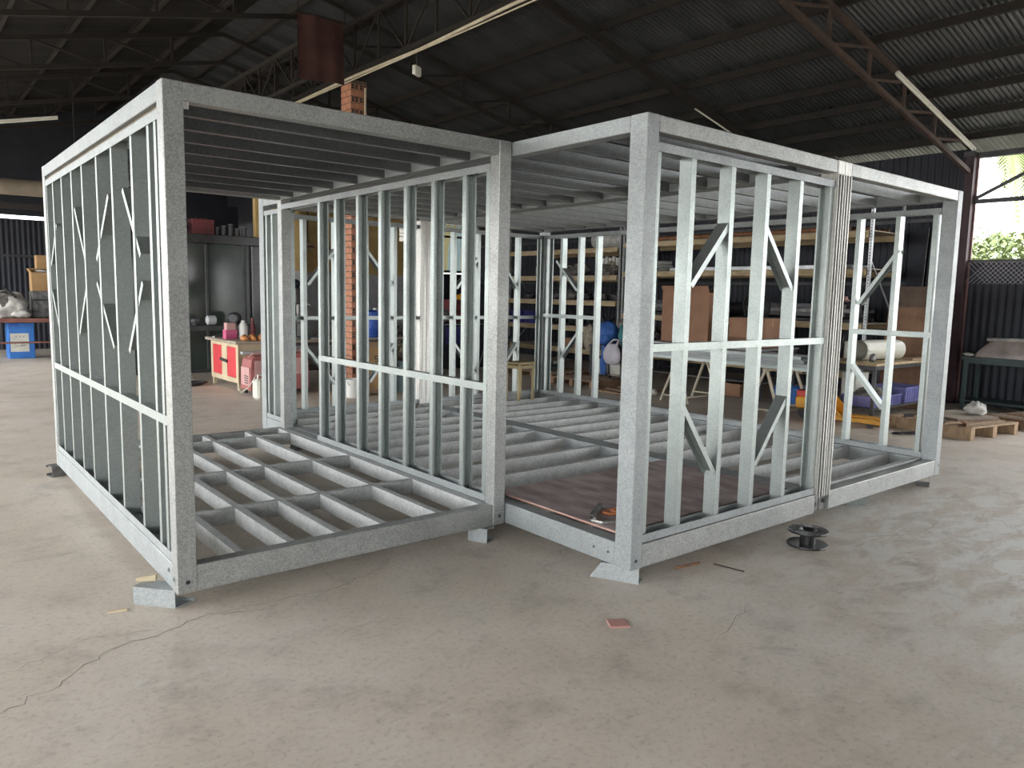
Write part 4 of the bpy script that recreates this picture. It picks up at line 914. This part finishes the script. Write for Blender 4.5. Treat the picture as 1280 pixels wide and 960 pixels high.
# dark cabinet with maroon box behind the near post
o = thing('machine_cabinet', 'dark blue-black machine cabinet at the back of the shed', 'cabinet', (9.0,10.35,0)); MB().bbox(-.6,-.3,0,.6,.3,1.05,.01).build('body', M['wall_dark'], o); MB().box(-.5,-.308,.55,.1,-.3005,.95).build('panel', M['deep_blue'], o); MB().tube([(-.55,-.32,1.0),(.55,-.32,1.0)],.012,6).build('rail', M['bar_light'], o)
o = thing('toolbox', 'maroon metal tool chest on the dark machine cabinet', 'chest', (9.12,10.35,1.05)); MB().bbox(-.35,-.2,0,.35,.2,.5,.01).build('body', M['maroon_paint'], o); MB().box(-.33,-.207,.24,.33,-.2005,.26).build('drawer_seam', M['black'], o)
heap('foam_piece', 'dull yellow foam lump on the maroon tool chest', 'foam', (9.1,10.3,1.55), (.16,.1,.07), 'jack_yellow', 41, .2)
heap('cloth_pile', 'grey cloth pile on the dark machine cabinet beside the maroon chest', 'cloth', (8.56,10.2,1.05), (.13,.12,.14), 'grey_heap', 42, .25)

# ================================================================== wooden stool standing in the frames
so = thing('wooden_stool', 'slim straw-coloured wooden stool standing on the floor joists of the right frame', 'stool', (5.66,4.03,.243), .12)
MB().bbox(-.17,-.15,.50,.17,.15,.53,.006).build('seat', M['stool_wood'], so)
for sx in (-1,1):
    for sy in (-1,1): MB().bbox(sx*.14-.017,sy*.12-.017,0,sx*.14+.017,sy*.12+.017,.50,.003).build('leg', M['stool_wood'], so)
for sy in (-1,1): MB().box(-.12,sy*.12-.01,.44,.12,sy*.12+.01,.485).build('apron', M['stool_wood'], so)
for sx in (-1,1): MB().box(sx*.14-.01,-.10,.44,sx*.14+.01,.10,.485).build('apron', M['stool_wood'], so)
# ================================================================== storage racks along the right wall
def rack(label, y0, y1, levels, h, x0=11.4, x1=12.6):
    o = thing('storage_rack', label, 'rack', (x0, y0, 0)); L = y1-y0; D = x1-x0
    for y in (.0, L-.05):
        for x in (0, D-.05):
            up = MB().channel((x+.025, y+.025, 0), (x+.025, y+.025, h), (0,1,0), (1 if x == 0 else -1,0,0), .05, .045, 0).build('upright', M['bar_light'], o)
            if x == 0:
                hm = MB()
                for k in range(int(h/.05)): hm.box(x+.0238, y+.017, .04+k*.05, x+.0246, y+.033, .062+k*.05)
                tag(hm.build('slot_holes', M['black'], up), kind='stuff')
        MB().bar((.05,y+.025,.3),(D-.05,y+.025,1.3),.02,.02).build('side_brace', M['bar_light'], o); MB().bar((D-.05,y+.025,1.3),(.05,y+.025,2.4),.02,.02).build('side_brace', M['bar_light'], o)
    for z in levels:
        MB().bbox(-.03,.06,z-.05,.02,L-.06,z+.05,.004).build('front_beam', M['wood_beam'], o); MB().bbox(D-.02,.06,z-.05,D+.03,L-.06,z+.05,.004).build('rear_beam', M['wood_beam'], o)
        n = 5
        for k in range(n):
            xx = .03+k*(D-.06)/n; MB().box(xx,.02,z+.051,xx+(D-.06)/n-.02,L-.02,z+.068).build('shelf_board', M['wood_grey'], o)
    return o
LV1 = [.45, 1.27, 2.18, 2.80]; LV2 = [.40, .92, 1.53, 2.10, 2.72]
rack('long slotted-post storage rack with timber beams behind the right frame', 2.02, 7.50, LV1, 3.35)
rack('far storage rack with timber beams and ropes beside the long rack', 7.56, 11.45, LV2, 3.35)
SH = .0685
rr = random.Random(5)
def bars(n, x, z, y0, y1, mt, label, group, name='steel_bar', r=.03, spread=.5, kind='tube'):
    for k in range(n):
        rad = r*rr.uniform(.7,1.2); xx = x + spread*(k+.5)/n; l = (y1-y0)*rr.uniform(.75,1); ya = y0+(y1-y0-l)*rr.random()
        o = thing(name, label, 'bar', (xx, ya, z), 0, group)
        if kind == 'tube': MB().tube([(0,0,rad),(0,l,rad)], rad, 8).build('pipe', M[mt], o, smooth=True, sharp=50); MB().lathe([(rad*.75,-.001),(rad*.75,.0)],(0,0,rad),8,'y').build('bore', M['black'], o)
        else: MB().channel((0,0,rad),(0,l,rad),(0,0,1),(1,0,0),rad*2,rad*1.6,0).build('profile', M[mt], o)
bars(9, 11.45, 2.80+SH, 2.2, 7.3, 'rust', 'rusty red pipe lying on the top level of the long rack', 'rusty pipes on the top rack level', r=.045, spread=1.0)
bars(8, 11.45, 2.18+SH, 2.3, 6.45, 'bar_light', 'pale steel profile lying on the third level of the long rack', 'pale profiles on the rack', r=.028, spread=1.0, kind='c')
bars(12, 11.43, 1.27+SH, 2.2, 7.3, 'bar_dark', 'dark steel pipe lying on the second level of the long rack', 'dark pipes on the rack', r=.033, spread=1.05)
for lay in range(3): bars(7, 11.45, 1.27+SH+.085+.075*lay, 2.25, 6.9, ('bar_dark','machine_grey','bar_dark')[lay], 'slim dark steel profile in the stack on the second level of the long rack', 'stacked dark profiles on the rack', r=.03, spread=.9, kind='c')
bars(8, 11.45, .45+SH, 2.2, 7.3, 'bar_dark', 'dark steel profile on the lowest level of the long rack', 'dark profiles on the lowest level', r=.04, spread=1.0, kind='c')
for k in range(12):
    o = thing('pipe_offcut', 'short white pipe offcut stacked end-on on the long rack', 'pipe', (11.46, 6.55+.075*(k%4)+.02*(k//4), 2.18+SH+.075*(k//4)), 0, 'white pipe offcuts')
    MB().lathe([(.034,0),(.034,.5),(.026,.5),(.026,0)],(0,0,.037),12,'x',caps=False).build('pipe', M['white_plastic'], o, smooth=True, sharp=40); MB().lathe([(.025,.01),(.025,.02)],(0,0,.037),12,'x').build('bore', M['black'], o)
heap('cloth_rag', 'dusty pink cloth thrown over the dark profiles at the end of the long rack', 'cloth', (11.6,2.75,1.66), (.16,.3,.07), 'pink_light', 51, .25)
# cable coils on the long rack
def coil(label, c, r, n, tr, mt, group=None, tilt=0):
    o = thing('cable_coil', label, 'cable', c, 0, group)
    for k in range(n):
        q = random.Random(k*3+int(r*100)); dx, dz = q.uniform(-.03,.03), q.uniform(0,.03); rad = r*q.uniform(.85,1.05)
        MB().tube([(dx+tilt*math.sin(a)*rad + .02*k, math.cos(a)*rad, rad+tr+dz*.2+math.sin(a)*rad) for a in [i*2*math.pi/20 for i in range(21)]], tr, 6).build('turn', M[mt], o)
    return o
coil('black cable coil hanging upright among the dark profiles of the long rack', (11.22,4.0,1.28), .26, 5, .014, 'black')
# second rack contents
dr = thing('white_drum', 'off-white paper-wrapped roll lying on the top level of the far rack', 'roll', (11.5,8.15,2.72+SH)); MB().lathe([(.0,-.45),(.17,-.45),(.18,-.43),(.18,.43),(.17,.45),(.0,.45)],(.2,0,.18),20,'y',caps=False).build('wrap', M['film'], dr, smooth=True, sharp=40); MB().lathe([(.05,-.452),(.05,-.449)],(.2,0,.18),12,'y').build('core', M['black'], dr)
def rope_heap(label, x, y, z, s, seed, mt='rope'):
    o = thing('rope_heap', label, 'rope', (x,y,z)); q = random.Random(seed)
    MB().blob((0,0,s*.30),.20*s/.3,s*1.0,s*.42,16,9,.25,seed,zmin=0).build('core', M['grey_heap'], o)
    for k in range(16):
        cx, cy, cz = q.uniform(-.12,.04), q.uniform(-.8,.8)*s, q.uniform(.15,.7)*s; rad = q.uniform(.12,.3)*s; ph = q.uniform(0,3); ti = q.uniform(-.6,.6)
        MB().tube([(cx+ti*rad*math.sin(a+ph), cy+rad*math.cos(a), max(.012, cz+rad*math.sin(a))) for a in [i*2*math.pi/14 for i in range(15)]], .012, 5).build('loop', M[mt], o)
rope_heap('tangled tan rope heap hanging over the far rack shelf', 11.55,8.08,2.10+SH,.34,3)
rope_heap('looser brown rope heap further along the far rack shelf', 11.52,9.0,2.10+SH,.30,4)
rope_heap('brown rope bundle on the far rack near its far end', 11.55,10.2,2.10+SH,.28,6)
for k in range(9):
    o = thing('white_tube', 'white cardboard tube in a row behind the ropes on the far rack', 'tube', (12.0,7.75+.11*k,2.10+SH), 0, 'white tubes on the far rack'); MB().lathe([(.04,0),(.04,.42+.03*(k%2))],n=12).build('tube', M['white_plastic'], o, smooth=True, sharp=40); MB().lathe([(.03,.455),(.03,.456)],n=10).build('bore', M['black'], o)
for k in range(7):
    y = 7.8+k*.5; s = rr.uniform(.09,.15)
    heap('oily_part', 'dark oily machine part lying on the third level of the far rack', 'machine part', (11.6,y,1.53+SH), (s,s*1.3,s*.8), 'grey_heap' if k % 2 else 'bar_dark', 60+k, .3, None, 'oily parts on the far rack')
for k in range(2): crate('deep blue plastic crate at the far end of the far rack', 11.43,10.38+.5*k,.92+SH,11.85,10.82+.5*k,.92+SH+.30,'deep_blue','deep blue crates on the far rack')
for k in range(5): coil('small black cable coil standing on the lower level of the far rack', (11.5,7.75+.45*k,.92+SH), .11+.015*(k%3), 4, .014, 'black', 'black coils on the far rack')
MBs = [(11.5,7.8),(11.5,8.9)]
for k,(x,y) in enumerate(MBs): carton(('small','squat')[k]+' brown cardboard box on the lowest level of the far rack', x,y,.40+SH,x+.45,y+.5,.40+SH+(.3,.22)[k],'cardboard')

# pallets on the floor before the far rack
def pallet(label, x, y, rz, L=1.2, W=1.0, h=.14, mt='pallet_brown', n=7, group=None, blocks=False):
    o = thing('wooden_pallet', label, 'pallet', (x,y,0), rz, group)
    for k in range(n):
        q = random.Random(k+int(x*10)); xx = -L/2+k*(L-.095)/(n-1); MB().bbox(xx+q.uniform(-.008,.008),-W/2,h-.022,xx+.095,W/2,h,.003).build('deck_board', M['wood_grey' if mt == 'pallet_brown' and k % 3 == 1 else mt], o)
    for yy in (-W/2,-.045,W/2-.09): MB().bbox(-L/2,yy,0,L/2,yy+.09,h-.0225,.003).build('bearer', M[mt], o)
    return o
pallet('dark wooden pallet on the floor below the trolley of cloth bundles', 9.2,6.3,.05,.8,1.1)
pallet('dark wooden pallet lying beyond the trolley toward the far rack', 9.65,7.75,.05,1.2,1.2)
for k,(x,y,l,rz) in enumerate(((8.75,4.72,.95,1.5),(9.05,4.75,.9,1.4),(9.6,4.75,.95,1.6))):
    tag(MB().bbox(0,0,0,l,.12,.035,.003).build('plank', M['pallet_brown'], None, (x,y,0), rz), 'loose brown plank on the floor before the storage racks', 'plank', 'loose planks on the floor')
o = thing('green_sack', 'dark green bundle with a torn paper scrap on the pallet', 'sack', (9.55,7.7,.141)); MB().blob((0,0,.08),.3,.25,.1,14,8,.25,70,zmin=0).build('sack', M['bench_green'], o, smooth=True); MB().rings([[(-.1,-.2,.16),(.06,-.22,.15),(.02,-.1,.2)],[(-.1,-.2,.166),(.06,-.22,.156),(.02,-.1,.206)]]).build('paper_scrap', M['paper'], o)

# trolley with cloth bundles and bags
tr = leg_table('steel_trolley', 'dark steel trolley loaded with blue bundles and bags', 'trolley', 9.72,5.85,10.35,6.75,.74,M['darksteel'],M['darksteel'])
MB().box(-.28,-.42,.165,.28,.42,.19).build('lower_deck', M['wood_grey'], tr)
heap('blue_bundle', 'puffy bright blue cloth bundle on the dark trolley', 'bundle', (9.98,6.47,.74), (.20,.21,.24), 'blue_cloth', 71, .14, [(-.1,-.03,.12,.12,.14,.12,'blue_cloth')])
heap('teal_cloth', 'crumpled teal and grey cloth on top of the trolley', 'cloth', (10.05,6.06,.74), (.18,.15,.25), 'teal_cloth', 72, .2, [(-.02,.05,.42,.12,.12,.1,'grey_heap'),(.05,.05,.42,.1,.12,.1,'film')])
wbg = thing('plastic_bag', 'white plastic bag hanging from the front of the dark trolley', 'bag', (9.60,6.0,.40)); MB().rings([[( .08*math.cos(a)*w_, .22*math.sin(a)*w_*(1+.06*math.sin(5*a+z*20)), z) for a in [i*2*math.pi/22 for i in range(22)]] for z, w_ in ((0,.35),(.03,.75),(.10,1.0),(.22,1.0),(.30,.85),(.36,.6),(.40,.45))]).build('bag', M['white_bag'], wbg, smooth=True); MB().tube([(0,.12,.36),(.08,.05,.47),(.12,-.02,.47)],.02,6).build('handle', M['white_bag'], wbg); MB().tube([(0,-.12,.36),(.08,-.08,.46),(.12,-.1,.46)],.02,6).build('handle', M['white_bag'], wbg)
jn = thing('denim_cloth', 'blue denim cloth hanging down the side of the trolley', 'cloth', (9.66,6.2,.18)); mbj = MB(); mbj.sheet(lambda i, j: (.02*math.sin(9*i), .16*i+.02*math.sin(5*j), .57*j), 8, 8); mbj.sheet(lambda i, j: (.02*math.sin(9*(1-i))+.015, .16*(1-i)+.02*math.sin(5*j), .57*j), 8, 8); mbj.build('cloth', M['blue_cloth'], jn, smooth=True)
for k in range(2): carton('white carton on the lower deck of the trolley', 9.80,5.95+.34*k,.191,10.15,6.24+.34*k,.46,'paper',tape=False)
lb_ = [o for o in COL.objects if o.get('label') == 'white carton on the lower deck of the trolley']
for o in lb_: o['group'] = 'cartons under the trolley'
ghm = thing('dress_stand', 'grey jacket draped over a thin stand beside the blue bundle', 'jacket', (9.98,6.95,0)); MB().tube([(0,0,0),(0,0,1.0)],.02,8).build('post', M['darksteel'], ghm); MB().blob((0,0,.85),.14,.18,.28,16,10,.15,77).build('jacket', M['rope'], ghm, smooth=True); MB().lathe([(.16,0),(.16,.02)],n=16).build('foot', M['darksteel'], ghm)
for k in range(2): trestle('slim dark folding trestle leaning in the shade before the far rack', 8.9+.75*k,8.8+.55*k,.55,.75,.5,M['bench_green'],.3,'folding trestles in the shade',.014)

# ================================================================== saw horses with the bundle of profiles
trestle('pale metal saw horse carrying the far end of the profile bundle', 9.20,3.82,.86,.70,.56,M['trestle_paint'],0)
trestle('pale metal saw horse carrying the near end of the profile bundle', 9.15,2.15,.86,.70,.56,M['trestle_paint'],0)
q = random.Random(8)
for lay in range(4):
    for k in range(8 if lay < 3 else 5):
        x = 8.83+.086*k+.012*lay; ya = 1.48+q.uniform(-.08,.16)+(.25 if lay == 3 else 0); l = 3.05+q.uniform(-.15,.1)-(.4 if lay == 3 else 0)
        o = thing('steel_profile', 'galvanised channel in the bundle lying across the saw horses', 'channel', (x,ya,.701+.052*lay), 0, 'bundle of channels on the saw horses')
        MB().channel((0,0,.025),(0,l,.025),(0,0,1),(1,0,0),.05,.075,0).build('channel', G_ if (k+lay) % 3 else GS, o)
# table with the big cartons
tt_ = leg_table('packing_table', 'steel-topped table holding the two big brown cartons', 'table', 9.98,3.0,11.1,5.65,.885,M['bar_light'],M['darksteel'],shelf=.3)
carton('big open brown cardboard carton standing on the steel-topped table', 10.30,4.33,.886,10.85,5.40,1.80,'cardboard',True)
carton('lower brown cardboard carton beside the big open one', 10.25,3.16,.886,10.75,3.86,1.38,'cardboard')
MB().box(-.2505,-.351,.0,-.25,.351,.16).build('dark_band', M['carton_inside'], [o for o in COL.objects if o.get('label','').startswith('lower brown')][0])
heap('coil_scrap', 'wire and rag scrap poking out behind the big carton', 'scrap', (11.05,4.75,.886), (.04,.3,.5), 'grey_heap', 81, .2)
heap('machine_lump', 'dark machine lump on the steel-topped table left of the big carton', 'machine part', (10.25,5.52,.886), (.12,.10,.08), 'bar_dark', 82, .25)
lbx = crate('bright blue plastic crate on the floor under the steel-topped table', 10.35,2.5,0,10.7,2.95,.26,'blue_paint')
carton('small brown carton on the floor under the steel-topped table', 10.3,3.6,0,10.65,4.0,.22,'cardboard')
crb = heap('paper_ball', 'crumpled pale paper on the floor by the saw horses', 'paper', (9.2,4.62,0), (.09,.08,.05), 'paper', 83, .2)

# ================================================================== pallet jack
pj = thing('pallet_jack', 'yellow hand pallet jack with red-topped pump behind the joint posts', 'pallet jack', (9.16,1.74,0), math.atan2(-1.2,.14))
for s in (-1,1):
    f = MB(); f.rings([[(.30,s*.14-.075,.06),(.30,s*.14+.075,.06),(.30,s*.14+.075,.11),(.30,s*.14-.075,.11)],[(.95,s*.14-.075,.06),(.95,s*.14+.075,.06),(.95,s*.14+.075,.11),(.95,s*.14-.075,.11)],[(1.12,s*.14-.03,.045),(1.12,s*.14+.03,.045),(1.12,s*.14+.03,.075),(1.12,s*.14-.03,.075)]]); f.build('fork', M['jack_yellow'], pj)
    MB().lathe([(.04,-.03),(.04,.03)],(.98,s*.14,.041),12,'y').build('roller', M['black'], pj)
    MB().rings([[(.28,s*.2-.01,.05),(.62,s*.2-.01,.10),(.32,s*.2-.01,.40),(.28,s*.2-.01,.40)],[(.28,s*.2+.01,.05),(.62,s*.2+.01,.10),(.32,s*.2+.01,.40),(.28,s*.2+.01,.40)]]).build('gusset', M['jack_yellow'], pj)
MB().bbox(.18,-.22,.06,.30,.22,.36,.01).build('carriage', M['jack_yellow'], pj); MB().bbox(-.05,-.22,.16,.17,.22,.33,.02).build('pump_body', M['jack_yellow'], pj); MB().bbox(-.04,-.21,.331,.16,.21,.42,.01).build('pump_cover', M['jack_red'], pj)
MB().lathe([(.085,-.06),(.085,.06)],(.02,0,.086),16,'y').build('wheel', M['black'], pj); MB().tube([(.06,0,.42),(.04,.02,.52),(.0,.03,.66)],.018,8).build('tiller', M['black'], pj); MB().tube([(0,-.12,.665),(0,.18,.665)],.016,8).build('grip', M['black'], pj)

# ================================================================== low table with roll, crates, boards
lt2 = leg_table('steel_table', 'grey steel table with a lower shelf of crates and a white roll on top', 'table', 9.62,.95,11.45,1.80,.83,M['wood_beam'],M['darksteel'],shelf=.16)
rl = thing('sheet_roll', 'cream rolled sheet lying on the grey steel table', 'roll', (10.38,1.30,.83), -.25)
mbr = MB(); pts_o = []
for k in range(26):
    a = k/25*2*math.pi*1.35; r_ = .155-.012*k/25; pts_o.append((math.cos(a+2.4)*r_, math.sin(a+2.4)*r_+.157))
mbr.rings([[(-.40,y,z) for y, z in pts_o],[(.40,y,z) for y, z in pts_o]], False, False, closed=False)
mbr.rings([[(.40,y*.96,(z-.157)*.96+.157) for y, z in pts_o],[(-.40,y*.96,(z-.157)*.96+.157) for y, z in pts_o]], False, False, closed=False); mbr.build('sheet', M['cream_paint'] if False else M['jug'], rl, smooth=True)
heap('metal_weight', 'small rusty-grey lump at the mouth of the cream roll', 'weight', (9.93,1.16,.83), (.05,.05,.06), 'machine_grey', 91, .2)
tag(MB().bbox(0,0,0,.58,.14,.03,.003).build('plank', M['wood'], None, (10.82,.98,.83), .02), 'short tan plank lying beside the cream roll on the steel table', 'plank')
crate('violet plastic crate on the lower shelf of the grey steel table, nearest the cream plank', 10.75,1.02,.1855,11.3,1.5,.42,'violet_plastic')
crate('violet plastic crate on the lower shelf of the grey steel table, nearest the pallet jack', 9.75,1.02,.1855,10.6,1.5,.34,'violet_plastic')
heap('scrap_pile', 'dark scrap piled in the violet crate nearest the pallet jack', 'scrap', (10.15,1.26,.20), (.3,.18,.12), 'grey_heap', 92, .3)
carton('grey carton on the lower shelf behind the violet crates', 10.2,1.52,.186,10.6,1.74,.62,'paper',tape=False)
hs2 = thing('bent_hose', 'thin black bent hose rising from the back of the steel table', 'hose', (9.75,1.65,.83)); MB().tube([(-.1,-.1,.012),(.1,0,.05),(.28,.05,.2),(.30,.03,.34),(.2,.0,.42)],.012,6).build('tube', M['black'], hs2)
carton('flat grey case at the rear of the steel table', 10.30,1.60,.83,10.75,1.79,1.08,'paper',tape=False)
for k,(y0,y1,h,xb,lean,mt,lb) in enumerate(((.92,1.88,1.62,11.62,.28,'plywood','large reddish plywood board leaning at the end of the long rack'),(.86,1.62,.62,11.50,.10,'plywood','lower tan plywood board standing in front of the leaning boards'),(.98,1.86,1.96,11.75,.30,'ply_dark','dark-topped plywood board leaning behind the reddish one'))):
    o = thing('plywood_board', lb, 'plywood', (xb,(y0+y1)/2,0)); w2 = (y1-y0)/2
    MB().bar((.02,0,.008),(lean,0,h),2*w2,.018,(1,0,-.2)).build('board', M[mt], o); MB().bar((.02-.0095,0,.012),(lean-.0095,0,h-.004),.004,.0008,(1,0,-.2)).build('grain_line', M['ply_dark'], o)
for k,(y,w_,h,lb) in enumerate(((1.95,.30,3.0,'narrow dark panel leaning against the corrugated wall'),(1.55,.42,3.05,'wider dark panel leaning against the corrugated wall beside the plywood'))):
    o = thing('leaning_panel', lb, 'panel', (12.75,y,0), .0); MB().bar((0,0,.004),(.27,0,h),w_,.02,(1,0,-.1)).build('panel', M['wall_dark'], o); MB().bar((-.013,-w_/2,.01),(.257,-w_/2,h),.014,.012,(1,0,-.1)).build('edge_trim', M['machine_grey'], o)

# ================================================================== pallets and bench by the open bay
pallet('sturdy wooden pallet with boards and scrap on top near the right frame', 9.90,.02,1.40,1.12,1.08,.165,'wood',7)
pb2 = thing('flat_panel', 'flat brown board lying on the sturdy pallet', 'board', (10.12,.05,.1655), -.37); MB().bbox(-.36,-.34,0,.36,.34,.03,.004).build('board', M['ply_dark'], pb2); MB().box(-.352,-.332,.0302,.352,.332,.0318).build('face_film', M['wood_grey'], pb2)
for k in range(4):
    o = thing('channel_scrap', 'small brown channel scrap on the sturdy pallet', 'scrap', (9.47-.03*k,.40-.24*k,.1655), .3*k-.3, 'channel scraps on the pallet'); MB().channel((-.09,0,.022),(.09,0,.022),(0,0,1),(0,1,0),.044,.05,0).build('channel', M['rust' if k % 2 else 'truss_dark'], o)
heap('plastic_wrap', 'crumpled clear plastic wrap on the flat brown board', 'plastic', (10.30,-.12,.1975), (.13,.11,.085), 'film', 95, .35, [(.05,-.04,.06,.07,.06,.08,'white_plastic')])
p2 = pallet('second darker pallet with thin bars beside the green bench', 11.35,-.62,-.25,1.15,.95,.14,'pallet_brown',7)
heap('plastic_film', 'white plastic film bundle on the second darker pallet', 'plastic', (11.10,-.72,.1405), (.16,.14,.06), 'white_bag', 96, .3)
tangle = thing('wire_loop', 'loose black wire loops on the floor before the sturdy pallet', 'wire', (8.95,.30,0), -.5)
for k in range(3): MB().tube([(math.cos(a)*(.07+.02*k)+.13*k,math.sin(a)*.06,.012) for a in [i*2*math.pi/14 for i in range(15)]],.010,5).build('loop', M['black'], tangle)
gb_ = leg_table('green_bench', 'dark green steel bench carrying the film-covered machine by the open bay', 'bench', 12.36,-1.2,13.0,.88,.85,M['bench_green'],M['bench_green'],t=.05,leg=.06,shelf=.12)
cvm = thing('covered_machine', 'machine under a dusty clear plastic cover on the green bench', 'machine', (12.68,-.22,.85))
def cover(i, j):
    a = 2*math.pi*i; 
    prof = [(1.0,0),(.99,.05),(.93,.12),(.86,.19),(.80,.235),(.72,.26),(.4,.27),(.0,.272)]
    t = j*(len(prof)-1); k = min(int(t), len(prof)-2); f = t-k; r_ = prof[k][0]*(1-f)+prof[k+1][0]*f; z = prof[k][1]*(1-f)+prof[k+1][1]*f
    c, s = math.cos(a), math.sin(a); sq = 1/max(abs(c), abs(s))**.8
    fold = 1+.025*math.sin(17*a)*(1-j)+.012*math.sin(31*a+3*j)
    return (.27*r_*c*sq*fold, 0.96*r_*s*sq*fold, max(0, z*1.1 + .012*math.sin(9*a)*(j > .5)))
mbc = MB(); mbc.sheet(cover, 96, 28); mbc.build('plastic_cover', M['tarp_film'], cvm, smooth=True)
MB().tube([(-.2,.78,.285),(-.18,.3,.30),(-.19,-.5,.29)],.03,8).build('cover_ridge', M['film'], cvm, smooth=True)
for sgn in (1,): MB().blob((-.26,1.02,.03),.05,.09,.03,12,8,.3,98,zmin=0).build('gathered_corner', M['film'], cvm, smooth=True)

# ================================================================== plants outside the open bay
def leaf_bush(label, x, y, h, r, n, seed, mt):
    o = thing('leafy_shrub', label, 'shrub', (x,y,-.105)); q = random.Random(seed); mb = MB()
    for k in range(n):
        th = q.uniform(0, 6.283); ph = math.acos(q.uniform(-.5,1)); rad = r*q.uniform(.55,1)**.5
        c = Vector((rad*math.sin(ph)*math.cos(th), rad*math.sin(ph)*math.sin(th), h-r+rad*math.cos(ph)*1.0)); s = q.uniform(.06,.12)
        d = Vector((q.uniform(-1,1),q.uniform(-1,1),q.uniform(-.8,.6))).normalized(); a = d.cross(Vector((q.uniform(-1,1),q.uniform(-1,1),1))).normalized()
        mb.add([c-d*s, c+a*s*.38, c+d*s, c-a*s*.38], [(0,1,2,3)])
    tag(mb.build('foliage', M[mt], o), kind='stuff')
    for k in range(4):
        a = k*1.57+.4; MB().tube([(0,0,0),(.15*math.cos(a),.15*math.sin(a),h*.35),(r*.5*math.cos(a),r*.5*math.sin(a),h*.7)],[.06,.045,.02],6).build('stem', M['bark'], o)
leaf_bush('bright green shrub just outside the half wall', 17.0,1.9,3.3,1.3,3200,1,'leaf')
leaf_bush('rounded yellow-green shrub beyond the half wall farther along', 24.8,3.2,3.4,1.4,3200,2,'leaf')
leaf_bush('taller darker green tree behind the shrubs outside', 29.5,7.2,4.6,2.1,3000,3,'leaf_dark')
leaf_bush('green shrub outside near the palm trunk', 18.5,-2.4,3.0,1.4,1500,4,'leaf_dark')
pm = thing('palm_tree', 'palm with drooping feathery fronds outside the open bay', 'palm', (19.8,3.35,-.105))
MB().tube([(.8,-3.4,0),(.7,-2.9,2.2),(.4,-1.7,4.8),(0,0,6.4)],[.20,.16,.14,.13],10).build('trunk', M['bark'], pm, smooth=True)
q = random.Random(12)
for k in range(15):
    az = k*2.4+q.uniform(-.2,.2); el = q.uniform(-.1,.9); L_ = q.uniform(2.3,3.1); mb = MB(); spine = []
    for i in range(13):
        s = i/12; spine.append(Vector((math.cos(az)*L_*s*math.cos(el*.5), math.sin(az)*L_*s*math.cos(el*.5), 6.4+math.sin(el)*L_*s*.8 - 1.75*s*s*L_*.66)))
    mb.tube(spine, [.03*(1-s/13)+.006 for s in range(13)], 5)
    for i in range(1, 48):
        s = i/48*12; a0 = int(s); f = s-a0; p = spine[a0].lerp(spine[min(a0+1,12)], f); d = (spine[min(a0+1,12)]-spine[a0]).normalized(); sd = d.cross(Vector((0,0,1))).normalized()
        ll = .62*math.sin(math.pi*min(1,(i/48)*.85+.15))+.12
        for sg in (-1,1):
            e = p + (sd*sg*.75 + d*.5 + Vector((0,0,-.45))).normalized()*ll; mb.add([p-d*.05, p+d*.05, e], [(0,1,2)])
    mb.build('frond', M['leaf'], pm)
for k in range(6): MB().lathe([(.02,-.12),(.10,-.05),(.10,.05),(.02,.12)],(.2*math.cos(k*1.05),.2*math.sin(k*1.05),6.2),10).build('nut', M['leaf_dark'], pm)
